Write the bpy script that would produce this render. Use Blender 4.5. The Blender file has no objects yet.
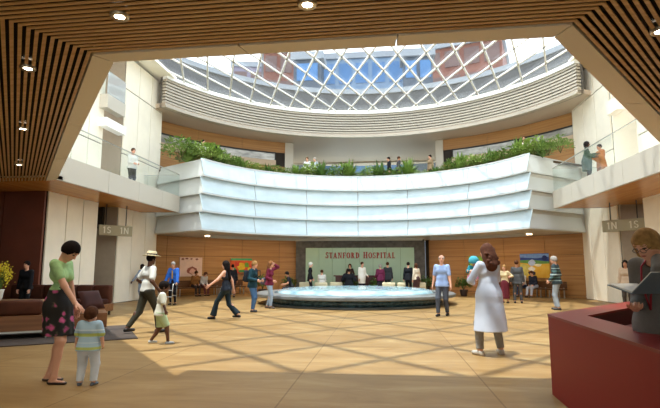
import bpy, bmesh, math, random
import numpy as np
EXPOSURE = 1.05; SUN = 3.1; SKY = 2.0; FILL = 6; SUNDIR = (.20, .12, -1)
from mathutils import Vector, Matrix
random.seed(7)
rnd = np.random.RandomState(3)
SC = bpy.context.scene
COL = SC.collection
PI = math.pi
def R(d): return math.radians(d)

# ------------------------------------------------------------------ materials
def lin(c):
    if isinstance(c, str):
        c = [int(c[i:i+2], 16) for i in (0, 2, 4)]
    return tuple(((v/255/12.92) if v/255 <= .04045 else ((v/255+.055)/1.055)**2.4) for v in c)
MC = {}
def mat(name, c, rough=.6, metal=0., spec=.4, var=0., scale=6., stretch=(1, 1, 1), bump=0., c2=None, emit=0.):
    if name in MC: return MC[name]
    m = bpy.data.materials.new(name); m.use_nodes = True
    nt = m.node_tree; b = nt.nodes['Principled BSDF']
    c = lin(c)
    b.inputs['Base Color'].default_value = (*c, 1)
    b.inputs['Roughness'].default_value = rough
    b.inputs['Metallic'].default_value = metal
    b.inputs['Specular IOR Level'].default_value = spec
    if emit:
        b.inputs['Emission Color'].default_value = (*c, 1); b.inputs['Emission Strength'].default_value = emit
    if var or c2 or bump:
        tc = nt.nodes.new('ShaderNodeTexCoord'); mp = nt.nodes.new('ShaderNodeMapping')
        mp.inputs['Scale'].default_value = stretch
        nt.links.new(tc.outputs['Object'], mp.inputs[0])
        n = nt.nodes.new('ShaderNodeTexNoise'); n.inputs['Scale'].default_value = scale; n.inputs['Detail'].default_value = 5
        nt.links.new(mp.outputs[0], n.inputs['Vector'])
        rp = nt.nodes.new('ShaderNodeValToRGB')
        d = lin(c2) if c2 else tuple(max(0, v*(1-var)) for v in c)
        u = c if c2 else tuple(min(1, v*(1+var)) for v in c)
        rp.color_ramp.elements[0].position = .32; rp.color_ramp.elements[1].position = .68
        rp.color_ramp.elements[0].color = (*d, 1); rp.color_ramp.elements[1].color = (*u, 1)
        nt.links.new(n.outputs['Fac'], rp.inputs[0]); nt.links.new(rp.outputs[0], b.inputs['Base Color'])
        if bump:
            bp = nt.nodes.new('ShaderNodeBump'); bp.inputs['Strength'].default_value = bump; bp.inputs['Distance'].default_value = .02
            nt.links.new(n.outputs['Fac'], bp.inputs['Height']); nt.links.new(bp.outputs[0], b.inputs['Normal'])
    MC[name] = m
    return m
def glass_mat(name, tint=(.93, .97, .96), refl=.12, milk=0.):
    m = bpy.data.materials.new(name); m.use_nodes = True
    nt = m.node_tree; nt.nodes.clear()
    o = nt.nodes.new('ShaderNodeOutputMaterial'); t = nt.nodes.new('ShaderNodeBsdfTransparent'); g = nt.nodes.new('ShaderNodeBsdfGlossy')
    t.inputs[0].default_value = (*tint, 1); g.inputs['Roughness'].default_value = .03
    lw = nt.nodes.new('ShaderNodeLayerWeight'); lw.inputs[0].default_value = .5
    mt = nt.nodes.new('ShaderNodeMath'); mt.operation = 'MULTIPLY_ADD'; mt.inputs[1].default_value = refl*2; mt.inputs[2].default_value = refl*.35
    nt.links.new(lw.outputs['Facing'], mt.inputs[0])
    mx = nt.nodes.new('ShaderNodeMixShader')
    nt.links.new(mt.outputs[0], mx.inputs[0]); nt.links.new(t.outputs[0], mx.inputs[1]); nt.links.new(g.outputs[0], mx.inputs[2])
    last = mx
    if milk:
        df = nt.nodes.new('ShaderNodeBsdfDiffuse'); df.inputs[0].default_value = (.9, .93, .92, 1)
        m2 = nt.nodes.new('ShaderNodeMixShader'); m2.inputs[0].default_value = milk
        nt.links.new(mx.outputs[0], m2.inputs[1]); nt.links.new(df.outputs[0], m2.inputs[2]); last = m2
    nt.links.new(last.outputs[0], o.inputs[0])
    return m
def wood(name, c1, c2, axis=0, rough=.35, scale=2.2, panel=None):
    m = bpy.data.materials.new(name); m.use_nodes = True
    nt = m.node_tree; b = nt.nodes['Principled BSDF']; b.inputs['Roughness'].default_value = rough
    b.inputs['Specular IOR Level'].default_value = .35
    tc = nt.nodes.new('ShaderNodeTexCoord'); mp = nt.nodes.new('ShaderNodeMapping')
    s = [9, 9, 9]
    if isinstance(axis, tuple): s = list(axis)
    else: s[axis] = .5
    mp.inputs['Scale'].default_value = s
    nt.links.new(tc.outputs['Object'], mp.inputs[0])
    n = nt.nodes.new('ShaderNodeTexNoise'); n.inputs['Scale'].default_value = scale; n.inputs['Detail'].default_value = 6; n.inputs['Distortion'].default_value = .4
    nt.links.new(mp.outputs[0], n.inputs['Vector'])
    rp = nt.nodes.new('ShaderNodeValToRGB')
    rp.color_ramp.elements[0].position = .3; rp.color_ramp.elements[1].position = .7
    rp.color_ramp.elements[0].color = (*lin(c1), 1); rp.color_ramp.elements[1].color = (*lin(c2), 1)
    nt.links.new(n.outputs['Fac'], rp.inputs[0]); nt.links.new(rp.outputs[0], b.inputs['Base Color'])
    return m

# ------------------------------------------------------------------ mesh builder
class MB:
    def __init__(s): s.v = []; s.f = []; s.mi = []; s.cur = 0
    def add(s, vs, fs):
        o = len(s.v); s.v += [tuple(v) for v in vs]
        for q in fs: s.f.append(tuple(o+i for i in q)); s.mi.append(s.cur)
        return s
    def box(s, x0, y0, z0, x1, y1, z1):
        if x0 > x1: x0, x1 = x1, x0
        if y0 > y1: y0, y1 = y1, y0
        if z0 > z1: z0, z1 = z1, z0
        return s.add([(x0,y0,z0),(x1,y0,z0),(x1,y1,z0),(x0,y1,z0),(x0,y0,z1),(x1,y0,z1),(x1,y1,z1),(x0,y1,z1)],
              [(3,2,1,0),(4,5,6,7),(0,1,5,4),(1,2,6,5),(2,3,7,6),(3,0,4,7)])
    def rbox(s, x0, y0, z0, x1, y1, z1, b=.02):
        bm = bmesh.new(); bmesh.ops.create_cube(bm, size=1)
        for v in bm.verts:
            v.co = Vector((x0+(v.co.x+.5)*(x1-x0), y0+(v.co.y+.5)*(y1-y0), z0+(v.co.z+.5)*(z1-z0)))
        bmesh.ops.bevel(bm, geom=bm.edges[:], offset=b, segments=2, affect='EDGES', profile=.6)
        bmesh.ops.recalc_face_normals(bm, faces=bm.faces)
        bm.verts.index_update()
        s.add([v.co[:] for v in bm.verts], [[v.index for v in f.verts] for f in bm.faces]); bm.free()
        return s
    def prism(s, poly, z0, z1):
        n = len(poly)
        a = sum(poly[i][0]*poly[(i+1) % n][1]-poly[(i+1) % n][0]*poly[i][1] for i in range(n))
        if a < 0: poly = poly[::-1]
        return s.add([(p[0], p[1], z0) for p in poly]+[(p[0], p[1], z1) for p in poly],
              [tuple(range(n))[::-1], tuple(range(n, 2*n))]+[(i, (i+1) % n, n+(i+1) % n, n+i) for i in range(n)])
    def bar(s, a, b, w, h=None):
        h = h or w
        a, b = Vector(a), Vector(b); d = (b-a).normalized()
        up = Vector((0, 0, 1)) if abs(d.z) < .95 else Vector((0, 1, 0))
        r = d.cross(up).normalized()*w/2; u = r.cross(d).normalized()*h/2
        vs = [a-r-u, a+r-u, a+r+u, a-r+u, b-r-u, b+r-u, b+r+u, b-r+u]
        return s.add(vs, [(0,1,2,3),(7,6,5,4),(4,5,1,0),(5,6,2,1),(6,7,3,2),(7,4,0,3)])
    def tube(s, pts, r, n=8):
        pts = [Vector(p) for p in pts]; rs = r if isinstance(r, (list, tuple)) else [r]*len(pts)
        vs = []; fs = []
        for i, p in enumerate(pts):
            d = (pts[min(i+1, len(pts)-1)]-pts[max(i-1, 0)]).normalized()
            up = Vector((0, 0, 1)) if abs(d.z) < .95 else Vector((0, 1, 0))
            a = d.cross(up).normalized(); b = a.cross(d)
            for k in range(n):
                t = 2*PI*k/n; vs.append(p+(a*math.cos(t)+b*math.sin(t))*rs[i])
        for i in range(len(pts)-1):
            for k in range(n):
                fs.append((i*n+k, i*n+(k+1) % n, (i+1)*n+(k+1) % n, (i+1)*n+k))
        fs.append(tuple(range(n))[::-1]); fs.append(tuple((len(pts)-1)*n+k for k in range(n)))
        return s.add(vs, fs)
    def lathe(s, prof, c=(0, 0, 0), n=32, sx=1, sy=1):
        vs = []; fs = []
        for (r, z) in prof:
            for k in range(n):
                t = 2*PI*k/n; vs.append((c[0]+r*math.cos(t)*sx, c[1]+r*math.sin(t)*sy, c[2]+z))
        for i in range(len(prof)-1):
            for k in range(n): fs.append((i*n+k, i*n+(k+1) % n, (i+1)*n+(k+1) % n, (i+1)*n+k))
        return s.add(vs, fs)
    def build(s, name, m, parent=None, smooth=False, loc=None, fix=True):
        me = bpy.data.meshes.new(name); me.from_pydata(s.v, [], s.f)
        ms = m if isinstance(m, (list, tuple)) else [m]
        for x in ms: me.materials.append(x)
        if len(ms) > 1: me.polygons.foreach_set('material_index', s.mi)
        if fix:
            bm = bmesh.new(); bm.from_mesh(me); bmesh.ops.recalc_face_normals(bm, faces=bm.faces); bm.to_mesh(me); bm.free()
        if smooth: me.polygons.foreach_set('use_smooth', [True]*len(me.polygons))
        me.update()
        o = bpy.data.objects.new(name, me); COL.objects.link(o)
        if loc: o.location = loc
        if parent: o.parent = parent
        return o
def tag(o, label=None, cat=None, group=None, kind=None):
    if label: o['label'] = label
    if cat: o['category'] = cat
    if group: o['group'] = group
    if kind: o['kind'] = kind
    return o
def struct(o, label=None):
    o['kind'] = 'structure'
    if label: o['label'] = label
    return o
def thing(name, label, cat, loc=(0, 0, 0), rz=0, group=None):
    o = bpy.data.objects.new(name, None); COL.objects.link(o); o.empty_display_size = .2
    o.location = loc; o.rotation_euler = (0, 0, rz)
    return tag(o, label, cat, group)
def dup(o, parent=None):
    c = o.copy(); COL.objects.link(c); c.parent = parent
    for ch in o.children: dup(ch, c)
    return c
def arc(r, a0, a1, n, c=(0., 18.5)):
    """points on a circle, angle measured from +Y towards +X, degrees"""
    return [(c[0]+r*math.sin(R(a0+(a1-a0)*i/n)), c[1]+r*math.cos(R(a0+(a1-a0)*i/n))) for i in range(n+1)]
def ringwall(mb, r0, r1, a0, a1, z0, z1, n=24, r0b=None, r1b=None):
    """curved solid between two radii; r0b/r1b are the radii at the bottom"""
    r0b = r0 if r0b is None else r0b; r1b = r1 if r1b is None else r1b
    A, B, C, D = arc(r0b, a0, a1, n), arc(r1b, a0, a1, n), arc(r0, a0, a1, n), arc(r1, a0, a1, n)
    zt = [z1(a0+(a1-a0)*i/n) if callable(z1) else z1 for i in range(n+1)]; zb = [z0(a0+(a1-a0)*i/n) if callable(z0) else z0 for i in range(n+1)]
    vs = [(p[0], p[1], z) for p, z in zip(A, zb)]+[(p[0], p[1], z) for p, z in zip(B, zb)]+[(p[0], p[1], z) for p, z in zip(C, zt)]+[(p[0], p[1], z) for p, z in zip(D, zt)]
    m = n+1; fs = []
    for i in range(n):
        j = i+1
        fs += [(i, j, m+j, m+i), (2*m+i, 3*m+i, 3*m+j, 2*m+j), (i, 2*m+i, 2*m+j, j), (m+i, m+j, 3*m+j, 3*m+i)]
    fs += [(0, m, 3*m, 2*m), (n, 2*m+n, 3*m+n, m+n)]
    mb.add(vs, fs)
# ------------------------------------------------------------------ camera, light, world
cam = bpy.data.cameras.new('camera'); co = bpy.data.objects.new('camera', cam); COL.objects.link(co)
cam.sensor_width = 36; cam.lens = 490/660*36; cam.clip_start = .05; cam.clip_end = 400
co.location = (.8, 0, 1.45); co.rotation_euler = (R(90+7.44), 0, R(6.2))
SC.camera = co
SC.view_settings.view_transform = 'Standard'; SC.view_settings.look = 'None'
SC.view_settings.gamma = 1; SC.view_settings.use_curve_mapping = False
SC.view_settings.exposure = EXPOSURE
sl = bpy.data.lights.new('sun', 'SUN'); so = bpy.data.objects.new('sun', sl); COL.objects.link(so)
sl.energy = SUN; sl.angle = R(.9); sl.color = (1, .945, .85)
so.location = (-6, -10, 30)
so.rotation_euler = Vector(SUNDIR).to_track_quat('-Z', 'Y').to_euler()
w = bpy.data.worlds.new('sky'); SC.world = w; w.use_nodes = True
nt = w.node_tree; bg = nt.nodes['Background']; bg.inputs[1].default_value = SKY
tc = nt.nodes.new('ShaderNodeTexCoord'); sp = nt.nodes.new('ShaderNodeSeparateXYZ'); nt.links.new(tc.outputs['Generated'], sp.inputs[0])
rp = nt.nodes.new('ShaderNodeValToRGB'); nt.links.new(sp.outputs['Z'], rp.inputs[0])
e = rp.color_ramp.elements
e[0].position = 0.0; e[0].color = (.80, .82, .80, 1); e[1].position = .9; e[1].color = (.58, .70, .86, 1)
x = e.new(.30); x.color = (.85, .90, .95, 1)
nz = nt.nodes.new('ShaderNodeTexNoise'); nz.inputs['Scale'].default_value = 3.2; nz.inputs['Detail'].default_value = 6
nt.links.new(tc.outputs['Generated'], nz.inputs['Vector'])
rc = nt.nodes.new('ShaderNodeValToRGB'); rc.color_ramp.elements[0].position = .45; rc.color_ramp.elements[1].position = .62
nt.links.new(nz.outputs['Fac'], rc.inputs[0])
mx = nt.nodes.new('ShaderNodeMix'); mx.data_type = 'RGBA'
nt.links.new(rc.outputs[0], mx.inputs['Factor']); nt.links.new(rp.outputs[0], mx.inputs['A']); mx.inputs['B'].default_value = (.95, .96, .97, 1)
nt.links.new(mx.outputs['Result'], bg.inputs[0])

# ------------------------------------------------------------------ setting materials
def floor_mat():
    m = bpy.data.materials.new('travertine'); m.use_nodes = True
    nt = m.node_tree; b = nt.nodes['Principled BSDF']; b.inputs['Roughness'].default_value = .4; b.inputs['Specular IOR Level'].default_value = .06
    tc = nt.nodes.new('ShaderNodeTexCoord')
    mp = nt.nodes.new('ShaderNodeMapping'); mp.inputs['Scale'].default_value = (.5, 1.6, 1); mp.inputs['Rotation'].default_value = (0, 0, .5)
    nt.links.new(tc.outputs['Object'], mp.inputs[0])
    n = nt.nodes.new('ShaderNodeTexNoise'); n.inputs['Scale'].default_value = 1.4; n.inputs['Detail'].default_value = 8; n.inputs['Roughness'].default_value = .62; n.inputs['Distortion'].default_value = .8
    nt.links.new(mp.outputs[0], n.inputs['Vector'])
    rp = nt.nodes.new('ShaderNodeValToRGB'); e = rp.color_ramp.elements
    e[0].position = .25; e[0].color = (*lin('84653c'), 1); e[1].position = .55; e[1].color = (*lin('9a7b50'), 1)
    x = e.new(.75); x.color = (*lin('ae9468'), 1)
    nt.links.new(n.outputs['Fac'], rp.inputs[0])
    mp2 = nt.nodes.new('ShaderNodeMapping'); mp2.inputs['Location'].default_value = (.35, .25, 0)
    nt.links.new(tc.outputs['Object'], mp2.inputs[0])
    br = nt.nodes.new('ShaderNodeTexBrick'); br.offset = 0
    br.inputs['Scale'].default_value = 1; br.inputs['Brick Width'].default_value = 2.4; br.inputs['Row Height'].default_value = 2.4
    br.inputs['Mortar Size'].default_value = .012; br.inputs['Mortar Smooth'].default_value = .3
    br.inputs['Color1'].default_value = (1, 1, 1, 1); br.inputs['Color2'].default_value = (.88, .87, .85, 1); br.inputs['Mortar'].default_value = (.62, .58, .52, 1)
    nt.links.new(mp2.outputs[0], br.inputs['Vector'])
    mx = nt.nodes.new('ShaderNodeMix'); mx.data_type = 'RGBA'; mx.blend_type = 'MULTIPLY'; mx.inputs['Factor'].default_value = 1
    nt.links.new(rp.outputs[0], mx.inputs['A']); nt.links.new(br.outputs['Color'], mx.inputs['B'])
    nt.links.new(mx.outputs['Result'], b.inputs['Base Color'])
    return m
M_floor = floor_mat()
M_cream = mat('cream_panel', 'f7edd8', .45, var=.04, scale=1.5)
M_creamw = mat('cream_soffit', 'f7f3ea', .7)
M_white = mat('white_fascia', 'c2baaa', .4)
M_dark = mat('joint_dark', '2c251e', .8)
M_maroon = mat('maroon_panel', '74402f', .45, var=.12, scale=1.2)
M_taupe = mat('taupe_wall', 'a39480', .6, var=.04)
M_blue = mat('bluegrey_wall', '7d8796', .5)
M_slat = wood('slat_wood', 'c09868', 'dcba8c', 0, .4, 1.5)
M_slatback = mat('slat_backing', '120a05', .9)
M_wood = wood('wall_wood', '9c6f40', 'b68754', (.35, .35, 12), .4, 1.0)
M_soff = wood('soffit_wood', 'b5793c', 'cf9450', 1, .25, 1.4)
M_stone = mat('charcoal_stone', '4c4a48', .5, var=.3, scale=5, bump=.15)
M_soffit = mat('atrium_soffit', 'bba893', .4)
M_louv = mat('louver', 'b3a897', .4, .0)
M_louvback = mat('louver_back', '5e5852', .7)
M_bar = mat('skylight_bar', 'e9e4da', .45)
M_glass = glass_mat('clear_glass', (.96, .98, .975), .045, .012)
M_sky = glass_mat('skylight_glass', (.88, .92, .95), .025)
M_steel = mat('steel', 'b9b6ae', .3, .9)
M_pan = mat('white_glass_panel', 'bccacd', .16, spec=.5, c2='c9d6d9', scale=1.1, stretch=(1, 1, 2.5))
M_panside = mat('white_metal_panel', 'c6c7c2', .4)

# ------------------------------------------------------------------ floor and walls
struct(MB().box(-22, -14, -.25, 22, 42, 0).build('floor', M_floor))

def panels(mb, X, sgn, ys, zs, th=.06, gap=.045):
    """cladding boards on a wall face at x = X; the wall body lies on the far side"""
    for a, b in zip(ys, ys[1:]):
        for c, d in zip(zs, zs[1:]):
            mb.box(X, a+gap/2, c+gap/2, X+sgn*th, b-gap/2, d-gap/2)
def ypanels(mb, Y, xs, zs, th=.06, gap=.02):
    for a, b in zip(xs, xs[1:]):
        for c, d in zip(zs, zs[1:]):
            mb.box(a+gap/2, Y, c+gap/2, b-gap/2, Y+th, d-gap/2)
ZS = [0, 6.35, 9.25, 10.75]
def side_wall(name, sgn, piers):
    mb = MB(); X = 10.3*sgn
    for ys in piers:
        mb.cur = 0
        panels(mb, X, sgn, ys, ZS)
        ypanels(mb, ys[-1]-.06, [X, X+.9*sgn] if sgn > 0 else [X+.9*sgn, X], ZS)
        mb.cur = 1
        mb.box(X+.05*sgn, ys[0]+.01, 0, X+.95*sgn, ys[-1]-.05, 10.75)
    struct(mb.build(name, [M_cream, M_dark]))
side_wall('wall_left', -1, [[15.1, 16.1, 17.05, 18.0], [19.5, 20.7, 21.9, 23.1]])
side_wall('wall_right', 1, [[13.2, 15.2, 17.1, 19.0], [21.0, 22.4, 23.7, 25.0]])
# upper cream walls in front of the piers, above the balconies
for nm, sgn, y1 in (('wall_left_upper', -1, 15.1), ('wall_right_upper', 1, 13.2)):
    mb = MB(); X = 10.3*sgn
    panels(mb, X, sgn, [9, 11, 13, y1-.02], [4.72, 6.35, 9.25, 10.75]); mb.cur = 1; mb.box(X+.05*sgn, 9, 4.72, X+.9*sgn, y1-.03, 10.75)
    struct(mb.build(nm, [M_cream, M_dark]))
# lobbies between the piers: taupe cheek, blue grey passage wall
mb = MB()
mb.box(-11.35, 19.47, 0, -10.36, 19.6, 4.0); mb.cur = 1; mb.box(-15, 20.6, 0, -11.3, 20.75, 10.75); mb.box(-11.3, 17.9, 0, -11.25, 18, 10.75); mb.box(-15.2, 17.2, 0, -15, 20.75, 10.75)
mb.cur = 0; mb.box(-11.35, 19.47, 4.7, -10.36, 19.6, 10.75)
mb.cur = 2; mb.box(-11.3, 19.3, 3.1, -10.9, 19.46, 4.0)
struct(mb.build('wall_left_lobby', [M_taupe, M_blue, M_dark]))
mb = MB()
mb.box(10.36, 20.87, 0, 11.9, 21.0, 4.0); mb.cur = 1; mb.box(11.9, 21.9, 0, 15, 22.05, 10.75); mb.box(15, 18.5, 0, 15.2, 22.05, 10.75)
mb.cur = 2; mb.box(10.36, 20.87, 4.7, 11.5, 21.0, 10.75)
struct(mb.build('wall_right_lobby', [M_taupe, M_blue, M_cream]))
# dark maroon panelled wall of the lounge
mb = MB(); ypanels(mb, 14.98, [-20, -18, -16.2, -14.4, -12.6, -11.8, -10.34], [0, 4.05], .08, .025); mb.cur = 1; mb.box(-20, 15.06, 0, -10.4, 15.2, 4.05)
struct(mb.build('wall_lounge', [M_maroon, M_dark]))
mb = MB(); mb.box(-20.2, -3, 0, -20, 15.1, 4.05); struct(mb.build('wall_lounge_side', M_maroon))
mb = MB(); mb.box(20, -3, 0, 20.2, 15.9, 4.05); mb.box(11.2, 13.2, 0, 20, 13.4, 4.05); struct(mb.build('wall_right_side', M_taupe))

# entrance wall behind the camera with three glazed bays
mb = MB()
for a_, b_ in ((-20, -11), (-7, -3), (3, 7), (11, 20)): mb.box(a_, -3.2, 0, b_, -3, 4.1)
mb.box(-20, -3.2, 3.0, 20, -3, 4.1); struct(mb.build('wall_front', M_taupe))
for i_, (a_, b_) in enumerate(((-11, -7), (-3, 3), (7, 11))):
    mb = MB(); mb.box(a_, -3.15, 0, a_+.08, -3.05, 3); mb.box(b_-.08, -3.15, 0, b_, -3.05, 3); mb.box(a_, -3.15, 2.92, b_, -3.05, 3); mb.box((a_+b_)/2-.04, -3.15, 0, (a_+b_)/2+.04, -3.05, 3)
    dr_ = struct(mb.build('door_%d' % (i_+1), mat('door_frame', '4a4038', .4))); MB().box(a_+.08, -3.11, .02, b_-.08, -3.09, 2.92).build('pane', glass_mat('door_glass', (.8, .84, .82), .1), dr_)
# ground floor wood wall behind the fountain (an arc) and the upper wood wall
mb = MB()
edges = [-82, -71, -60, -49, -38, -27, -17]
zz = [0, .12, 1.1, 2.1, 3.12]
def curved_panels(mb, r, edges, zz, th=.05, g=.09):
    for a, b in zip(edges, edges[1:]):
        for c, d in zip(zz, zz[1:]):
            ringwall(mb, r, r+th, a+g/2, b-g/2, c+.008, d-.008, 6)
curved_panels(mb, 12, edges, zz); curved_panels(mb, 12, [17, 27, 38, 49, 60, 71, 82], zz)
mb.cur = 1; ringwall(mb, 12.04, 12.3, -82, -16, 0, 3.12, 40); ringwall(mb, 12.04, 12.3, 16, 82, 0, 3.12, 40)
struct(mb.build('wall_back', [M_wood, M_dark]))
mb = MB()
UA, UB = -23, 19.5
e1 = [-84, -74, -63, -51, -38, UA]; e2 = [UB, 34, 46, 57, 68, 84]
for ed in (e1, e2):
    curved_panels(mb, 12.4, ed, [6.2, 7.35, 7.75]); curved_panels(mb, 12.4, ed, [8.62, 9.3])
mb.cur = 1
for a, b in ((-84, UA), (UB, 84)):
    ringwall(mb, 12.44, 12.8, a, b, 6.2, 9.3, 30)
mb.cur = 2
for a in (UA, UB):                               # pale return walls of the central opening
    s_, c_ = math.sin(R(a)), math.cos(R(a))
    t = .06
    n = (c_*t, -s_*t)
    P = [(12.4*s_, 18.5+12.4*c_), (18*s_*(.92), 18.5+18*c_)]
    mb.prism([(P[0][0]-n[0], P[0][1]-n[1]), (P[1][0]-n[0], P[1][1]-n[1]), (P[1][0]+n[0], P[1][1]+n[1]), (P[0][0]+n[0], P[0][1]+n[1])], 6.2, 9.3)
ringwall(mb, 12.35, 12.85, UA-2.2, UA, 6.2, 9.3, 4); ringwall(mb, 12.35, 12.85, UB, UB+2.0, 6.2, 9.3, 4)
struct(mb.build('wall_back_upper', [M_wood, M_dark, M_white]))
# ribbon windows in the upper wood wall
M_wglass = mat('ribbon_glass', 'a7a49c', .12, .2, spec=.6, var=.35, scale=1.6, stretch=(1, 1, 3))
M_frame = mat('dark_frame', '2b2725', .5)
M_led = mat('pale_ledge', 'bfa78c', .5)
k = 1
for a, b in ((-66, -50), (-45, -28), (24, 42), (44, 62)):
    mb = MB(); ringwall(mb, 12.33, 12.42, a, b, 8.54, 8.62, 14); ringwall(mb, 12.33, 12.42, a, a+.3, 8.1, 8.54, 2); ringwall(mb, 12.33, 12.42, b-.3, b, 8.1, 8.54, 2)
    wf = mb.build('window_%d' % k, M_frame); struct(wf)
    g = MB(); ringwall(g, 12.37, 12.43, a+.3, b-.3, 8.1, 8.54, 14); g.build('pane', M_wglass, wf)
    g = MB(); ringwall(g, 12.3, 12.43, a, b, 7.75, 8.1, 14); g.build('sill', M_led, wf)
    k += 1
# added fill strips that brighten the dim wood wall, shielded from view under the balcony
M_fill = mat('fill_glow', 'ffe2b4', .5, emit=FILL)
for lab, a_, b_ in (('slim fill light added to brighten the wood wall behind the walking people', -54, -22), ('slim fill light added to brighten the wood wall on the blue painting side', 20, 51)):
    t = thing('fill_light', lab, 'lamp', (0, 18.5, 3.0))
    mb = MB(); ringwall(mb, 9.9, 9.95, a_, b_, 2.98, 3.12, 24); mb.build('fill_shield', M_white, t).location = (0, -18.5, -3.0)
    mb = MB(); ringwall(mb, 10.15, 10.4, a_, b_, 3.085, 3.115, 24); mb.build('fill_strip', M_fill, t).location = (0, -18.5, -3.0)
t = thing('fill_light', 'slim fill light added over the green glass sign wall', 'lamp', (-.62, 28.3, 3.0))  # extra fill strip added to brighten the sign wall
MB().box(-3.6, -.5, -.02, 3.6, -.45, .12).build('fill_shield', M_white, t); MB().box(-3.5, -.25, .085, 3.5, .05, .115).build('fill_strip', mat('fill_glow_soft', 'ffe8c4', .5, emit=FILL*.35), t)
# sign wall
mb = MB()
mb.box(-4.45, 29.28, 0, 3.22, 29.6, 3.12); struct(mb.build('wall_sign', M_stone))

# ------------------------------------------------------------------ floors above, ceilings
OPEN = [(-8.4, 22.0), (-8.5, 12.95), (-2.49, 5.47), (2.71, 5.37), (8.1, 12.67), (8.4, 22.0)]     # edge of the opening
SLAT = [(-9.03, 13.2), (-2.63, 5.25), (2.8, 5.1), (9.07, 13.2)]
# slab above the slatted ceiling (front)
mb = MB()
mb.prism([(-20, -3), (20, -3), (20, 5.37), (2.71, 5.37), (-2.49, 5.47), (-20, 5.47)], 4.16, 4.7)
mb.prism([(-20, 5.47), (-2.49, 5.47), (-8.5, 12.95), (-20, 12.95)], 4.16, 4.7)
mb.prism([(20, 5.37), (20, 12.67), (8.1, 12.67), (2.71, 5.37)], 4.16, 4.7)
mb.box(-20, 12.95, 4.11, -10.3, 15.0, 4.7); mb.box(10.3, 12.67, 4.11, 20, 13.2, 4.7)
struct(mb.build('ceiling_slab', M_creamw))
mb = MB(); mb.box(-3.0, 5.3, 4.9, 3.0, 6.4, 5.2); mb.box(-2.9, 5.2, 4.7, 2.9, 5.45, 4.9)  # unseen ledge added to place the sun's shadow edge on the floor
struct(mb.build('shade_ledge', M_creamw))
# backing of the slats
mb = MB()
def slat_line(d):
    """edge of the slatted field moved outwards by d, its side ends kept on the line y = 13.2"""
    P = [Vector(p) for p in SLAT]; L = []
    for i in range(3):
        t = (P[i+1]-P[i]).normalized(); n = Vector((t.y, -t.x))
        if i == 0 and n.x > 0 or i == 1 and n.y > 0 or i == 2 and n.x < 0: n = -n
        L.append((P[i]+n*d, t))
    def cross(a, b):
        (p, t), (q, u) = a, b; k_ = ((q.x-p.x)*u.y-(q.y-p.y)*u.x)/(t.x*u.y-t.y*u.x); return tuple(p+t*k_)
    H = (Vector((0, 13.2)), Vector((1, 0)))
    return [cross(L[0], H), cross(L[0], L[1]), cross(L[1], L[2]), cross(L[2], H)]
a = slat_line(-.02); b = slat_line(8.2)
for i in range(3):
    mb.prism([a[i], a[i+1], b[i+1], b[i]], 4.10, 4.159)
bk = mb.build('ceiling', M_slatback); struct(bk)
mb = MB(); d = .02; W = .040
while d < 8.1:
    a = slat_line(d); b = slat_line(d+W)
    for i in range(3):
        mb.prism([a[i], a[i+1], b[i+1], b[i]], 4.0, 4.014)
    d += .078
mb.build('slat_panel', M_slat, bk)
# cream border strip with mitre joints
mb = MB()
O = [(-8.5, 12.95), (-2.49, 5.47), (2.71, 5.37), (8.1, 12.67)]
def lerp(p, q, t): return (p[0]+(q[0]-p[0])*t, p[1]+(q[1]-p[1])*t)
for i in range(3):
    n = 3
    for k_ in range(n):
        g = .0015
        t0, t1 = k_/n+g, (k_+1)/n-g
        if i == 1: t0, t1 = k_/n+g, (k_+1)/n-g
        mb.prism([lerp(SLAT[i], SLAT[i+1], t0), lerp(SLAT[i], SLAT[i+1], t1), lerp(O[i], O[i+1], t1), lerp(O[i], O[i+1], t0)], 3.98, 4.155)
struct(mb.build('trim_1', M_creamw))
# smooth wood soffit beside the slats on both sides
mb = MB()
mb.box(-20, 13.2, 3.99, -8.52, 14.97, 4.1); mb.prism([(-9.03, 13.2), (-8.5, 12.95), (-8.5, 13.2)], 3.99, 4.1); mb.prism([(9.07, 13.2), (8.1, 12.67), (8.1, 13.2)], 3.99, 4.1); mb.box(-10.3, 14.97, 3.99, -8.52, 19.45, 4.1); mb.box(-10.3, 19.45, 3.99, -8.52, 21.48, 4.1)
mb.box(8.12, 13.2, 3.99, 10.3, 21.83, 4.1); mb.box(-12, 17.9, 4.0, -10.3, 20.6, 4.1); mb.box(10.3, 18.9, 4.0, 12, 21.9, 4.1)
struct(mb.build('ceiling_soffit', M_soff))
mb = MB(); mb.box(-15, 17.2, 4.1, -10.4, 20.6, 4.7); mb.box(10.4, 18.5, 4.1, 15, 21.9, 4.7); struct(mb.build('floor_upper_lobby', M_creamw))

UPPER = [(-10.3, 22.95)]+arc(7.75, -70, 66, 48)+[(10.3, 24.3), (10.3, 25.05)]+arc(13.5, 61, -69.5, 40)+[(-10.3, 23.2)]
# upper garden floor: a thick ring slab carried over the hall
mb = MB(); mb.prism(UPPER, 3.12, 6.2); mb.prism([(-7, 29.5), (7, 29.5), (8, 37), (-8, 37)], 5.6, 6.2)
struct(mb.build('floor_upper', mat('upper_slab', 'c2bdb2', .6)))
# soffit around the skylight, opaque roof
M_roof = mat('roof', 'bcb6aa', .8)
mb = MB(); ringwall(mb, 10.4, 18.8, -69.5, 68.0, 9.3, 9.5, 60); struct(mb.build('ceiling_atrium', M_soffit))
mb = MB(); ringwall(mb, 10.5, 26, -66, 66, 10.85, 11.0, 60)
mb.box(-26, -3, 10.85, -9.45, 22.75, 11.0); mb.box(9.45, -3, 10.85, 26, 22.75, 11.0); mb.prism([(-26, 22.75), (-9.5, 22.75), (-10, 24), (-26, 31)], 10.85, 11.0); mb.prism([(26, 22.75), (9.5, 22.75), (10, 24), (26, 31)], 10.85, 11.0)
struct(mb.build('roof', M_cream))
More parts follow.
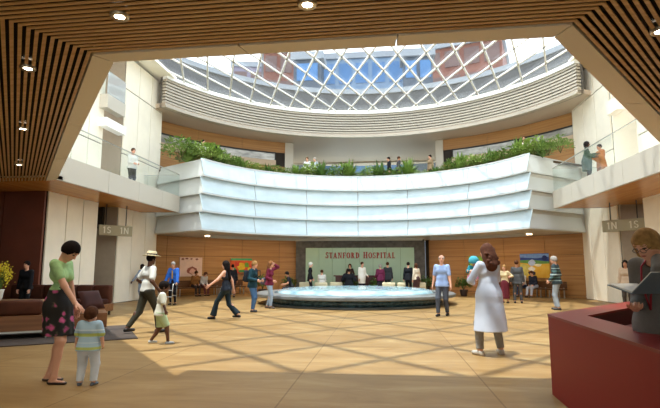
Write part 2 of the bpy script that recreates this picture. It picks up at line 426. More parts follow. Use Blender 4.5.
# glazed wall at the end of the central opening
mb = MB()
for x in (-7, -4.2, -1.4, 1.4, 4.2, 7): mb.box(x-.06, 35.9, 6.2, x+.06, 36.05, 9.3)
mb.box(-7, 35.9, 9.2, 7, 36.05, 9.3); mb.box(-7, 35.9, 6.2, 7, 36.05, 6.3)
wf = mb.build('window_9', M_white); struct(wf)
MB().box(-7, 35.97, 6.3, 7, 35.99, 9.2).build('pane', glass_mat('frosted_glass', (.93, .98, .95), .08, .06), wf)
# louvred drum under the skylight
mb = MB(); mb.cur = 0
NL = 9
for i in range(NL):
    z = 9.36+i*(1.40/NL)
    ringwall(mb, 10.38, 10.6, -69.5, 68.0, z, z+.095, 70)
mb.cur = 1; ringwall(mb, 10.6, 10.75, -69.5, 68.0, 9.3, 10.85, 70)
mb.cur = 0; ringwall(mb, 10.3, 10.6, -69.5, 68.0, 9.26, 9.34, 70)
struct(mb.build('trim_2', [M_louv, M_louvback]))
mb = MB(); ringwall(mb, 10.30, 10.62, -69.5, 68.0, 10.72, 10.9, 70); struct(mb.build('trim_3', mat('white_rim', 'f0eee8', .4)))

# ------------------------------------------------------------------ skylights
def clip_circle(p, d, r, c):
    p = Vector(p)-Vector(c); d = Vector(d).normalized()
    b = p.dot(d); q = b*b-(p.dot(p)-r*r)
    if q <= 0: return None
    s = math.sqrt(q)
    return (p+d*(-b-s)+Vector(c), p+d*(-b+s)+Vector(c))
sk = thing('skylight', 'round glass skylight with white diagonal lattice above the curved garden balcony', 'skylight', (0, 0, 0))
mb = MB(); hx, hy = .625, 1.75
for s_ in (-1, 1):
    dvec = Vector((hx*s_, hy))
    for i in range(-40, 40):
        p0 = Vector((.30+i*hx*2, 20.95))
        q = clip_circle(p0, dvec, 10.45, (0, 18.5))
        if not q: continue
        A, B = q
        lo = 17.5
        if A.y > B.y: A, B = B, A
        if B.y < lo: continue
        if A.y < lo: A = A+(B-A)*((lo-A.y)/(B.y-A.y))
        for lim in (-9.4, 9.4):
            sg_ = 1 if lim < 0 else -1
            if (A.x-lim)*sg_ < 0 and (B.x-lim)*sg_ < 0: B = A; break
            if (A.x-lim)*sg_ < 0: A = A+(B-A)*((lim-A.x)/(B.x-A.x))
            elif (B.x-lim)*sg_ < 0: B = A+(B-A)*((lim-A.x)/(B.x-A.x))
        if (B-A).length < .3: continue
        mb.bar((A.x, A.y, 10.9), (B.x, B.y, 10.9), .075, .08)
mb.build('lattice', M_bar, sk)
mb = MB(); pts = arc(10.5, -64, 64, 60); mb.prism([(-9.45, 17.5)]+pts+[(9.45, 17.5)], 10.99, 11.0); mb.build('pane', M_sky, sk)
sk2 = thing('skylight', 'unseen rectangular front skylight added so its wide diagonal grid casts the floor shadows', 'skylight', (0, 0, 0))  # hidden by the ceiling; grid sized to throw the diamond shadows on the floor
mb = MB(); hx, hy = 1.13, 1.28
X0, X1, Y0, Y1 = -9.4, 9.4, -2.9, 17.45
def clip_rect(p, d):
    t0, t1 = -1e9, 1e9
    for (pp, dd, lo, hi) in ((p[0], d[0], X0, X1), (p[1], d[1], Y0, Y1)):
        a, b = (lo-pp)/dd, (hi-pp)/dd
        if a > b: a, b = b, a
        t0, t1 = max(t0, a), min(t1, b)
    return (t0, t1) if t1-t0 > .1 else None
node = (.82-SUNDIR[0]*10.9, 8.18-SUNDIR[1]*10.9)
for s_ in (-1, 1):
    for i in range(-30, 30):
        p = (node[0]+i*2*hx, node[1]); dv = (hx*s_, hy)
        q = clip_rect(p, dv)
        if q: mb.bar((p[0]+dv[0]*q[0], p[1]+dv[1]*q[0], 10.9), (p[0]+dv[0]*q[1], p[1]+dv[1]*q[1], 10.9), .15, .10)
mb.build('lattice', M_bar, sk2)
MB().box(X0, Y0, 10.99, X1, Y1, 11.0).build('pane', M_sky, sk2)

# ------------------------------------------------------------------ buildings seen through the skylight
M_grey = mat('grey_cladding', '4c4b4b', .6, var=.06, scale=.6); M_pale = mat('pale_coping', '7d8186', .5)
dr = thing('building', 'curved grey upper storey with a pale coping around the skylight', 'building', (0, 18.5, 11))
mb = MB(); ringwall(mb, 22, 22.4, -92, 92, 11, lambda a: 16.2+3.2*min(1, abs(a)/70)**2, 50); mb.build('wall', M_grey, dr).location = (0, -18.5, -11)
mb = MB(); ringwall(mb, 21.85, 22.5, -92, 92, lambda a: 16.2+3.2*min(1, abs(a)/70)**2, lambda a: 16.6+3.2*min(1, abs(a)/70)**2, 50); mb.build('coping', M_pale, dr).location = (0, -18.5, -11)
mb = MB()
for a in range(-88, 90, 8):
    mb = MB(); ringwall(mb, 21.93, 22.05, a, a+4.5, 13.2, 14.7, 3)
    mb.build('window', mat('grey_window', '454b52', .4, spec=.3), dr).location = (0, -18.5, -11)
def tower(label, x0, x1, y0, y1, z1, m, mg, nx, nz, rz=0):
    cx, cy = (x0+x1)/2, (y0+y1)/2
    t = thing('building', label, 'building', (cx, cy, 0), rz)
    w_, d_ = (x1-x0)/2, (y1-y0)/2
    MB().box(-w_, -d_, 0, w_, d_, z1).build('wall', m, t)
    MB().box(-w_-.3, -d_-.3, z1, w_+.3, d_+.3, z1+.8).build('roof', M_pale, t)
    sx = 2*w_/nx; sz = (z1-12)/nz
    for i in range(nx):
        for j in range(nz):
            mb = MB().box(-w_+i*sx+sx*.12, -d_-.08, 12+j*sz+sz*.2, -w_+(i+1)*sx-sx*.12, -d_+.1, 12+(j+1)*sz-sz*.15); mb.build('window', mg, t)
M_bl = mat('blue_glass', '46688f', .4, .0, spec=.3, var=.2, scale=.15); M_bl2 = mat('blue_frame', '63788f', .4)
M_terra = mat('terracotta', '71493d', .7, var=.1, scale=.4); M_tg = mat('terracotta_glass', '63504c', .5, spec=.3)
M_lav = mat('lavender', '77707e', .6); M_slate = mat('slate_tower', '454c56', .5)
tower('tall blue glass hospital tower beyond the skylight', -7.2, 6.0, 62, 74, 29, M_bl2, M_bl, 6, 4)
tower('terracotta wing beside the blue tower, farther from the lit grey storey', -14.6, -9.2, 56, 66, 27.5, M_terra, M_tg, 3, 5, R(14))
tower('terracotta wing seen past the right end of the blue tower', 7.0, 16, 56, 64, 27.5, M_terra, M_tg, 4, 5, R(-18))
tower('dark slate block between the blue tower and the terracotta wing', 3.2, 6.2, 50, 52.5, 23.6, M_slate, M_bl, 2, 4)
tower('pale lavender block behind the terracotta wing', -22.5, -17.5, 70, 78, 32, M_lav, M_tg, 2, 4, R(10))
tower('dark slate block at the near end of the terracotta wing', -8.6, -5.6, 50, 52.5, 23.8, M_slate, M_bl, 1, 4)
# ------------------------------------------------------------------ curved garden balcony
gb = thing('balcony', 'curved white balcony in four stepped glass tiers with a planted top', 'balcony', (0, 18.5, 3.1))
CL, CR = -72.5, 68.0
def off_path(dist):
    """outline of the parapet (arc with a splayed return at each end) moved outwards by dist, corners mitred"""
    P = [Vector(p) for p in [(-10.25, 22.72)]+arc(7.45, CL, CR, 48)+[(10.2, 24.0)]]
    out = []
    for i, p in enumerate(P):
        n1 = None; ns = []
        for q0, q1 in ((i-1, i), (i, i+1)):
            if q0 >= 0 and q1 < len(P):
                t = (P[q1]-P[q0]).normalized(); ns.append(Vector((-t.y, t.x)))
        if len(ns) == 1: out.append(tuple(p+ns[0]*dist)); continue
        m = (ns[0]+ns[1]).normalized(); out.append(tuple(p+m*(dist/max(.3, m.dot(ns[0])))))
    return out
def strip(mb, P, Q, z0, z1):
    n = len(P)
    mb.add([(p[0], p[1], z0) for p in P]+[(q[0], q[1], z1) for q in Q], [(i, i+1, n+i+1, n+i) for i in range(n-1)])
tiers = [(3.10, 3.93), (3.93, 4.74), (4.74, 5.53), (5.53, 6.36)]
seg = [0]+[1+round(48*t) for t in (0, 1/6.45, 2/6.6, 3/6.5, 3.75/6.5, 4.5/6.5, 5.4/6.5, 1)]
cuts = [CL, -47, -25, -4, 16, 41, CR]
for ti, (z0, z1) in enumerate(tiers):
    lo, hi = .0, .20
    # side returns and lips as the tier body
    mb = MB()
    A, B, C, D = off_path(lo), off_path(hi), off_path(.42), off_path(.0)
    A2 = off_path(lo+.012); B2 = off_path(hi+.012)
    strip(mb, off_path(.42), A2, z0, z0); strip(mb, A, A, z0, z0+.06)   # underside and lip
    strip(mb, B2, off_path(.42), z1, z1)
    mb.build('tier_frame', M_panside, gb, fix=False).location = (0, -18.5, -3.1)
    mb = MB(); strip(mb, A2, B2, z0+.06, z1); mb.build('joint_backing', mat('joint_grey', '8d8f8c', .6), gb, fix=False).location = (0, -18.5, -3.1)
    for sd_ in ((0, 1), (-2, -1)):
        mb = MB(); P0, P1 = off_path(lo+.008), off_path(hi+.008); i0, i1 = sd_; i0 %= len(P0); i1 %= len(P0); strip(mb, [P0[i0], P0[i1]], [P1[i0], P1[i1]], z0+.06, z1); mb.build('side_panel', M_panside, gb, fix=False).location = (0, -18.5, -3.1)
    for a0, a1 in zip(cuts, cuts[1:]):
        a0 += .14; a1 -= .14
        mb = MB(); ringwall(mb, 7.45+hi+.008, 7.45+hi+.03, a0, a1, z0+.07, z1-.004, 10, 7.45+lo+.004, 7.45+lo+.03)
        pn = mb.build('cladding_panel', M_pan, gb); pn.location = (0, -18.5, -3.1)
mb = MB(); strip(mb, off_path(.15), off_path(.15), 3.1, 6.38)
mb2 = MB()
P, Q = off_path(.18), off_path(.5)
n = len(P); mb2.add([(p[0], p[1], 6.38) for p in P]+[(q[0], q[1], 6.38) for q in Q], [(i, i+1, n+i+1, n+i) for i in range(n-1)])
strip(mb2, P, P, 6.3, 6.38); mb2.build('coping', M_panside, gb, fix=False).location = (0, -18.5, -3.1)
mb = MB(); P = off_path(.5)
Q = [(-10.3, 23)]+arc(9.6, -66, 63, 48)+[(10.3, 24)]
n = len(P); mb.add([(p[0], p[1], 6.31) for p in P]+[(q[0], q[1], 6.31) for q in Q], [(i, i+1, n+i+1, n+i) for i in range(n-1)])
strip(mb, Q, Q, 6.2, 6.31)
mb.build('planter_soil', mat('soil', '4a3a28', .95), gb, fix=False).location = (0, -18.5, -3.1)

# glass rail across the central opening
gr = thing('guard_rail', 'clear glass rail behind the shrubs in front of the bright opening', 'railing', (0, 30, 6.2))
mb = MB(); ringwall(mb, 11.9, 11.93, UA, UB, 6.25, 7.25, 12); mb.build('glass_panel', M_glass, gr).location = (0, -30, -6.2)
mb = MB(); ringwall(mb, 11.88, 11.95, UA, UB, 7.25, 7.3, 12); ringwall(mb, 11.87, 11.96, UA, UB, 6.2, 6.26, 12); mb.build('handrail', M_steel, gr).location = (0, -30, -6.2)

# ------------------------------------------------------------------ side balconies
def side_balcony(sgn, label, XE=8.5, y0=12.95, y1=21.5):
    t = thing('balcony', label, 'balcony', (XE*sgn, (y0+y1)/2, 4.0))
    inv = Vector((-XE*sgn, -(y0+y1)/2, -4.0))
    def put(mb, nm, m, par=t):
        o = mb.build(nm, m, par); o.location = inv; return o
    mb = MB(); mb.box((XE+.1)*sgn, y0, 4.1, 10.3*sgn, y1-.1, 4.68); put(mb, 'floor_slab', M_creamw)
    ys = [y0, 15.6, 17.7, 19.7, y1]
    for a, b in zip(ys, ys[1:]):
        mb = MB(); mb.box(XE*sgn, a+.008, 3.98, (XE+.1)*sgn, b-.008, 4.72); put(mb, 'fascia_panel', M_white)
    mb = MB(); mb.box((XE+.1)*sgn, y1-.1, 3.98, 10.3*sgn, y1, 4.72); put(mb, 'end_fascia', M_white)
    for a, b in zip(ys, ys[1:]):
        mb = MB(); mb.box((XE+.04)*sgn, a+.01, 4.72, (XE+.06)*sgn, b-.01, 5.72); put(mb, 'glass_panel', M_glass)
    mb = MB(); mb.box((XE+.06)*sgn, y1-.06, 4.72, 10.25*sgn, y1-.04, 5.72); put(mb, 'glass_panel', M_glass)
    mb = MB(); mb.bar(((XE+.05)*sgn, y0, 5.73), ((XE+.05)*sgn, y1-.05, 5.73), .035, .025); mb.bar(((XE+.05)*sgn, y1-.05, 5.73), (10.25*sgn, y1-.05, 5.73), .035, .025); put(mb, 'handrail', M_steel)
side_balcony(-1, 'white balcony with glass rail and one man standing on it, over the lounge side')
side_balcony(1, 'white balcony with glass rail and two people talking on it, over the red desk side', XE=8.1, y0=12.67, y1=21.85)
# short landings of the next storey inside the left bay
M_gl2 = glass_mat('pale_glass', (.85, .93, .95), .2, .25)
def landing(label, x, y0, y1, z0, z1, glass, m):
    t = thing('landing', label, 'balcony', (x, (y0+y1)/2, z0))
    MB().box(-.35, -(y1-y0)/2, 0, 0, (y1-y0)/2, z1-z0).build('slab', m, t)
    if glass:
        MB().box(-.05, -(y1-y0)/2, z1-z0, -.03, (y1-y0)/2, z1-z0+.95).build('glass_panel', M_gl2, t)
    return t
landing('short white landing with pale glass guard high between the cream piers', -9.95, 17.62, 18.95, 7.75, 8.3, True, M_white)
landing('short cream landing slab just under the glass guarded one', -9.95, 17.62, 19.1, 7.0, 7.35, False, M_creamw)
MB().box(10.0, 19.75, 7.65, 10.35, 20.6, 8.2).build('landing', M_cream).update_tag()
tag(bpy.data.objects['landing.002'] if 'landing.002' in bpy.data.objects else bpy.data.objects['landing'], 'small cream landing end high above the couple on the balcony', 'balcony')

# ------------------------------------------------------------------ recessed lamps in the slatted ceiling
M_lamp = mat('lamp_glow', 'fff3da', .5, emit=14.); M_ring = mat('lamp_ring', 'cfc8bc', .3, .8)
first = None
for (x, y, lab) in ((-1.83, 4.43, 'recessed ceiling lamp nearest the front left corner of the opening'), (-3.69, 5.54, 'recessed ceiling lamp left of the corner of the slats'),
        (-5.75, 8.08, 'recessed ceiling lamp third along the left slats'), (-8.13, 10.99, 'recessed ceiling lamp farthest along the left slats'),
        (.1, 4.41, 'recessed ceiling lamp over the middle of the front slats'), (3.8, 5.36, 'recessed ceiling lamp in the slats above the red desk')):
    if first is None:
        t = first = thing('downlight', lab, 'lamp', (x, y, 3.965))
        t_ = MB().lathe([(.05, .012), (.085, .0), (.095, .012), (.095, .1), (.05, .1)], n=20).build('trim_ring', M_ring, t, True)
        MB().lathe([(.0, .02), (.06, .018), (.075, .05), (0, .05)], n=20).build('lens', M_lamp, t_, True)
    else:
        t = dup(first); t.location = (x, y, 3.965); t['label'] = lab
    t['group'] = 'recessed ceiling lamps'
    ld = bpy.data.lights.new('downlight_spot', 'SPOT'); lo = bpy.data.objects.new('downlight_spot', ld); COL.objects.link(lo)
    ld.energy = 60; ld.spot_size = R(100); ld.spot_blend = .8; ld.color = (1, .86, .66); ld.shadow_soft_size = .07
    lo.location = (x, y, 3.95)

# ------------------------------------------------------------------ sign and its letters
sg = thing('wall_sign', 'pale green glass wall with red STANFORD HOSPITAL lettering', 'sign', (-.62, 29.26, 0))
M_grn = mat('green_glass', '9db9a2', .25, spec=.5, var=.05, scale=.7)
mb = MB()
xs = [-3.22+i*6.43/8 for i in range(9)]
for a, b in zip(xs, xs[1:]): mb.box(a+.006, -.06, .15, b-.006, .0, 2.64)
mb.build('glass_panel', M_grn, sg)
M_red = mat('letter_red', '9a2420', .5)
TH, TN, SF = .24, .12, .09
def R4(x0, y0, x1, y1): return [(x0, y0), (x1, y0), (x1, y1), (x0, y1)]
def ell(cx, cy, rx, ry, a0, a1, tv, th, n=14):
    """band of an ellipse: tv thick at the sides, th thick at top and bottom"""
    out = []; 
    for i in range(n):
        q = []
        for k_ in (i, i+1):
            a = R(a0+(a1-a0)*k_/n); q.append(((cx+rx*math.cos(a), cy+ry*math.sin(a)), (cx+(rx-tv)*math.cos(a), cy+(ry-th)*math.sin(a))))
        out.append([q[0][0], q[1][0], q[1][1], q[0][1]])
    return out
def stem(x, w_=TH, y0=0, y1=1, s=.07): return [R4(x, y0, x+w_, y1), R4(x-s, y0, x+w_+s, y0+SF), R4(x-s, y1-SF, x+w_+s, y1)]
GL = {
 'S': (.62, ell(.31, .74, .27, .26, 20, 180, .17, .09)+ell(.31, .74, .27, .26, 180, 262, .17, .09)+ell(.31, .27, .29, .27, 82, -90, .18, .09)+ell(.31, .27, .29, .27, -90, -165, .15, .09)+[R4(.52, .68, .58, .98), R4(.02, .02, .08, .36), [(.16, .6), (.3, .48), (.5, .42), (.36, .56)]]),
 'T': (.8, stem(.3)[:2]+[R4(.02, 1-SF*1.2, .78, 1), R4(.02, .7, .08, 1), R4(.72, .7, .78, 1)]),
 'A': (.92, [[(.07, 0), (.21, 0), (.49, 1), (.38, 1)], [(.56, 0), (.84, 0), (.54, 1), (.38, 1)], R4(.25, .28, .68, .36), R4(0, 0, .28, SF), R4(.52, 0, .92, SF)]),
 'N': (.92, [R4(.1, 0, .22, 1), R4(.71, 0, .83, 1), [(.1, 1), (.36, 1), (.83, 0), (.66, 0)], R4(.0, 0, .32, SF), R4(.6, 1-SF, .93, 1), R4(.0, 1-SF, .25, 1)]),
 'F': (.74, stem(.12)+[R4(.1, 1-SF*1.2, .7, 1), R4(.64, .72, .7, 1), R4(.2, .47, .52, .55), R4(.48, .38, .54, .64)]),
 'O': (.88, ell(.44, .5, .43, .51, 0, 360, .25, .11, 28)),
 'R': (.88, stem(.12)+ell(.36, .75, .3, .25, 90, -90, .2, .11)+[R4(.2, 1-.08, .37, 1), R4(.2, .5, .37, .58), [(.36, .53), (.56, .53), (.82, 0), (.6, 0)], R4(.6, 0, .9, SF)]),
 'D': (.88, stem(.12)+ell(.34, .5, .5, .5, 90, -90, .24, .11, 18)+[R4(.2, .92, .36, 1), R4(.2, 0, .36, .08)]),
 'H': (.95, stem(.12)+stem(.63)+[R4(.2, .46, .72, .54)]),
 'P': (.76, stem(.12)+ell(.36, .73, .34, .27, 90, -90, .21, .11)+[R4(.2, .92, .37, 1), R4(.2, .46, .37, .54)]),
 'I': (.42, stem(.11)),
 'L': (.74, stem(.12)+[R4(.1, 0, .7, SF*1.2), R4(.64, 0, .7, .3)]),
 '1': (.45, [R4(.14, 0, .3, 1), [(.14, 1), (.14, .86), (.0, .76), (.0, .86)]]),
 'n': (.75, [R4(0, 0, .14, 1), R4(.56, 0, .7, 1), [(0, 1), (.15, 1), (.7, 0), (.55, 0)]]),
 's': (.62, ell(.3, .74, .26, .26, 20, 262, .12, .1)+ell(.3, .27, .28, .27, 82, -165, .13, .1)),
}
def word(parent, txt, x, z, h, y, m, gap=.14, width=None, small=None, depth=.03, scx=1.):
    tot = sum((GL[c][0] if c != ' ' else .55)*(1 if not small or i in small else .92)+gap for i, c in enumerate(txt))*h*scx
    sx = (width/tot if width else 1)*scx
    cx = x
    for i, c in enumerate(txt):
        hh = h*(1 if not small or i in small else .92)
        if c == ' ': cx += (.55*hh+gap*h)*sx; continue
        wd, polys = GL[c]; mb = MB()
        for p in polys:
            n = len(p); a = sum(p[i2][0]*p[(i2+1) % n][1]-p[(i2+1) % n][0]*p[i2][1] for i2 in range(n))
            q = p if a > 0 else p[::-1]
            vs = [(cx+u*hh*sx, y-depth, z+v*hh) for u, v in q]+[(cx+u*hh*sx, y, z+v*hh) for u, v in q]
            mb.add(vs, [tuple(range(n)), tuple(range(n, 2*n))[::-1]]+[(k_, n+k_, n+(k_+1) % n, (k_+1) % n) for k_ in range(n)])
        mb.build('letter', m, parent)
        cx += (wd*hh+gap*h)*sx
word(sg, 'STANFORD HOSPITAL', -2.02, 2.02, .37, -.06, M_red, width=4.16, small=(0, 9))

# hanging direction plates at the lift lobbies
M_plate = mat('plate_tan', '8f8468', .4, .3); M_pl = mat('plate_letter', 'd8d0bc', .4)
def plate(label, x, y, z, w_, h_, rz, items):
    t = thing('direction_sign', label, 'sign', (x, y, z), rz)
    MB().rbox(-w_/2, -.05, 0, w_/2, .05, h_, .02).build('plate', M_plate, t)
    mb = MB(); mb.bar((-w_*.3, 0, h_), (-w_*.3, 0, 4.02-z), .03); mb.bar((w_*.3, 0, h_), (w_*.3, 0, 4.02-z), .03); mb.build('hanger', M_frame, t)
    for (txt, px, pz, hh) in items: word(t, txt, px, pz, hh, -.05, M_pl, depth=.015)
    return t
plate('tan hanging sign with pale 1S and 1N by the lounge side pier', -9.98, 18.78, 2.74, 1.35, .42, R(52), [('1s', -.52, .09, .26), ('1n', .16, .09, .26)])
plate('tan hanging sign with pale 1N and 1S by the red desk side pier', 9.95, 19.75, 2.84, 1.6, .46, R(-48), [('1n', -.6, .1, .27), ('1s', .2, .1, .27)])
# ------------------------------------------------------------------ fountain
ft = thing('fountain', 'round tiered fountain with pale water in the middle of the hall', 'fountain', (-.45, 21.2, 0))
M_fst = mat('fountain_stone', '6f716f', .35, var=.15, scale=3); M_fd = mat('fountain_mosaic', '34505f', .18, spec=.6, c2='5d8394', scale=7)
def water_mat():
    m = mat('fountain_water', '86a9b4', .12, spec=.5, c2='b4cdd2', scale=1.6, bump=.25)
    return m
M_wat = water_mat()
MB().lathe([(0, 0), (3.85, 0), (3.85, .06), (3.6, .06)], n=72).build('plinth', M_fst, ft, True)
MB().lathe([(3.55, .05), (3.63, .05), (3.63, .31), (3.55, .31)], n=72).build('basin_wall', M_fd, ft, True)
mb = MB().lathe([(3.5, .30), (4.12, .30), (4.18, .33), (4.18, .42), (4.12, .45), (3.42, .45), (3.42, .30)], n=80); mb.build('coping', M_fst, ft)
MB().lathe([(3.3, .40), (3.3, .44), (3.22, .52), (3.0, .58), (2.5, .62), (1.2, .635), (0, .64)], n=80).build('water', M_wat, ft, True)
MB().lathe([(3.32, .36), (3.42, .36), (3.42, .43), (3.32, .43)], n=80).build('water_channel', M_fd, ft, True)

# ------------------------------------------------------------------ red desk
dk = thing('reception_desk', 'dark red angular desk with an open middle in front of the reading woman', 'desk', (2.72, 6.15, 0))
M_desk = mat('desk_red', '8a2a22', .5, spec=.12); M_deskt = mat('desk_top_red', '7c2019', .35, spec=.15); M_desk2 = mat('desk_inside', '471310', .45)
D0, D1, D2 = Vector((2.50, 1.0)), Vector((2.72, 6.15)), Vector((6.3, 10.45))
def off2(a, b, d):
    t = (b-a).normalized(); n = Vector((t.y, -t.x)); return a+n*d, b+n*d
def desk_line(w_):
    a, b = off2(D0, D1, w_); c, d = off2(D1, D2, w_)
    t1 = (b-a); t2 = (d-c); den = t1.x*t2.y-t1.y*t2.x
    s_ = ((c.x-a.x)*t2.y-(c.y-a.y)*t2.x)/den
    return [tuple(a), tuple(a+t1*s_), tuple(d)]
def shell(w0, w1, z0, z1):
    A, B = desk_line(w0), desk_line(w1); mb = MB()
    for i in range(2): mb.prism([A[i], A[i+1], B[i+1], B[i]], z0, z1)
    for i in range(len(mb.v)): v = mb.v[i]; mb.v[i] = (v[0]-2.72, v[1]-6.15, v[2])
    return mb
shell(.0, .04, .0, .885).build('front_panel', M_desk, dk)
shell(.35, .38, .0, .885).build('inner_panel', M_desk2, dk)
shell(-.004, .39, .885, .91).build('counter_top', M_deskt, dk)
shell(.381, .7, .66, .69).build('work_shelf', M_desk2, dk)

# ------------------------------------------------------------------ lounge corner
U = Vector((.835, .55, 0)); AN = math.atan2(.55, .835)
M_rug = bpy.data.materials.new('rug'); M_rug.use_nodes = True
_n = M_rug.node_tree; _b = _n.nodes['Principled BSDF']; _b.inputs['Roughness'].default_value = .95
_t = _n.nodes.new('ShaderNodeTexCoord'); _w = _n.nodes.new('ShaderNodeTexWave'); _w.inputs['Scale'].default_value = 1.6; _w.bands_direction = 'Y'
_r = _n.nodes.new('ShaderNodeValToRGB'); _r.color_ramp.elements[0].color = (*lin('2c2320'), 1); _r.color_ramp.elements[1].color = (*lin('55463a'), 1)
_n.links.new(_t.outputs['Object'], _w.inputs['Vector']); _n.links.new(_w.outputs['Color'], _r.inputs[0]); _n.links.new(_r.outputs[0], _b.inputs['Base Color'])
rg = MB().rbox(-5.6, -.95, .001, .5, 1.7, .018, .006).build('rug', M_rug, None); rg.location = (-5.2, 10.42, 0); rg.rotation_euler = (0, 0, AN)
tag(rg, 'dark striped rug on the stone floor under the long sofa', 'rug')
M_leather = mat('brown_leather', '3b1d14', .6, spec=.12, var=.25, scale=4); M_swood = wood('sofa_wood', '6d4528', '8a5a36', 0, .4, 1.2)
M_leather2 = mat('brown_leather_light', '4c2a1c', .6, spec=.12, var=.2, scale=4)
sf = thing('sofa', 'long brown leather sofa on a low wooden base behind the woman in green', 'sofa', (-5.24, 10.38, .018), AN)
mb = MB(); mb.rbox(-4.6, 0, .15, 0, .95, .46, .012); mb.build('base', M_swood, sf)
mb = MB(); mb.box(-4.6, .0, .115, 0, .03, .15); mb.box(-4.6, .92, .115, 0, .95, .15); mb.build('rail', M_steel, sf)
for u in (-4.55, -3.0, -1.15, -.05):
    for v in (.02, .93): MB().bar((u, v, 0), (u, v, .13), .03).build('leg', M_steel, sf)
for i in range(4):
    MB().rbox(-4.55+i*.83, .03, .462, -3.74+i*.83, .30, .77, .06).build('back_cushion', M_leather2, sf, True)
for i in range(3):
    MB().rbox(-4.55+i*1.1, .31, .462, -3.47+i*1.1, .93, .56, .04).build('seat_cushion', M_leather, sf, True)
MB().rbox(-1.0, .05, .462, -.74, .4, .86, .07).build('back_cushion', M_leather2, sf, True)
def pillow(label, u, v, z, s, rz, tilt):
    p = thing('cushion', label, 'cushion', Vector((-5.24, 10.38, .018))+U*u+Vector((-.55, .835, 0))*v+Vector((0, 0, z)), AN+rz)
    bm = bmesh.new(); bmesh.ops.create_grid(bm, x_segments=10, y_segments=10, size=s/2)
    top = MB(); vs = []; fs = []
    for sg_ in (1, -1):
        o = len(vs)
        for v_ in bm.verts:
            x, y = v_.co.x/(s/2), v_.co.y/(s/2)
            vs.append((v_.co.x, v_.co.y, sg_*.075*((1-x**4)*(1-y**4))**.5))
        bm.verts.index_update()
        fs += [tuple(o+q.index for q in (f.verts if sg_ > 0 else list(f.verts)[::-1])) for f in bm.faces]
    bm.free(); top.add(vs, fs); o = top.build('cover', M_leather, p, True); o.rotation_euler = (R(tilt), 0, 0); o.location = (0, 0, s/2*math.sin(R(tilt))+.06)
    return p
pillow('dark brown leather cushion leaning at the end of the long sofa', -.32, .5, .46, .5, .5, 52)
tb = thing('coffee_table', 'low brown table with a flower vase on it beyond the long sofa', 'table', (-9.5, 12.9, 0))
MB().rbox(-.85, -.45, .50, .85, .45, .56, .012).build('table_top', wood('table_wood', '8d6a48', 'a8845c', 0, .3), tb)
for x in (-.75, .75):
    for y in (-.38, .38): MB().bar((x, y, 0), (x, y, .5), .06).build('leg', M_swood, tb)
vs_ = thing('vase', 'white vase holding tall yellow flowers on the low table', 'vase', (-9.85, 12.75, .56))
MB().lathe([(0, 0), (.07, 0), (.1, .06), (.11, .16), (.13, .27), (.14, .3), (.12, .3), (.1, .2), (0, .05)], n=24).build('pot', mat('vase_white', 'dcd9cf', .3), vs_, True)
mb = MB(); fl = MB()
for i in range(34):
    a = random.uniform(0, 2*PI); l = random.uniform(.06, .34); h = random.uniform(.45, 1.0)*(1-.35*l)
    p = Vector((math.cos(a)*l, math.sin(a)*l, .28+h*.75)); mb.tube([(0, 0, .2), (p.x*.4, p.y*.4, .28+h*.35), p], .006, 5)
    for k_ in range(16):
        q = p+Vector((random.gauss(0, .045), random.gauss(0, .045), random.gauss(-.03, .09)))
        d = Vector((random.gauss(0, 1), random.gauss(0, 1), random.gauss(0, 1))).normalized(); e_ = d.orthogonal().normalized(); s_ = .03
        fl.add([q-d*s_, q+e_*s_*.7, q+d*s_, q-e_*s_*.7], [(0, 1, 2, 3)])
st_ = mb.build('stem', mat('stem_green', '5d7a33', .7), vs_); fl.build('blossom', mat('yellow_blossom', 'd9c530', .7, var=.15), st_)
s2_ = thing('sofa', 'dark brown leather settee against the maroon wall beyond the low table', 'sofa', (-9.4, 14.52, 0))
MB().rbox(-1.7, -.42, .12, 1.7, .42, .34, .02).build('base', M_swood, s2_)
for i in range(6):
    MB().rbox(-1.68+i*.56, -.4, .34, -1.14+i*.56, .2, .5, .05).build('seat_cushion', M_leather, s2_, True)
    MB().rbox(-1.68+i*.56, .18, .34, -1.14+i*.56, .42, .92, .06).build('back_cushion', M_leather2, s2_, True)
for x in (-1.6, 1.6):
    for y in (-.35, .35): MB().bar((x, y, 0), (x, y, .13), .05).build('leg', M_frame, s2_)

# ------------------------------------------------------------------ benches and pictures along the wood wall
M_bench = wood('bench_wood', '4f301c', '664226', 0, .35, 1.4)
def wall_at(a, r): return (r*math.sin(R(a)), 18.5+r*math.cos(R(a)))
def bench(label, a, r, L):
    x, y = wall_at(a, r)
    t = thing('bench', label, 'bench', (x, y, 0), R(-a), 'wooden benches along the wood wall')
    MB().rbox(-L/2, -.24, .39, L/2, .24, .45, .01).build('seat', M_bench, t)
    MB().rbox(-L/2, .19, .47, L/2, .24, .8, .01).build('backrest', M_bench, t)
    for u in (-L/2+.15, 0, L/2-.15):
        MB().bar((u, -.2, 0), (u, -.2, .39), .05).build('leg', M_steel, t); MB().bar((u, .2, 0), (u, .21, .5), .05).build('leg', M_steel, t)
bench('wooden wall bench with a seated couple below the pale pink painting', -53, 11.2, 2.6)
bench('empty wooden wall bench between the pink and the orange paintings', -43, 11.2, 1.7)
bench('wooden wall bench with a woman in white below the blue and yellow painting', 43.5, 11.2, 2.5)
bench('short wooden wall bench beside the man in the striped jumper', 53, 11.2, 1.3)
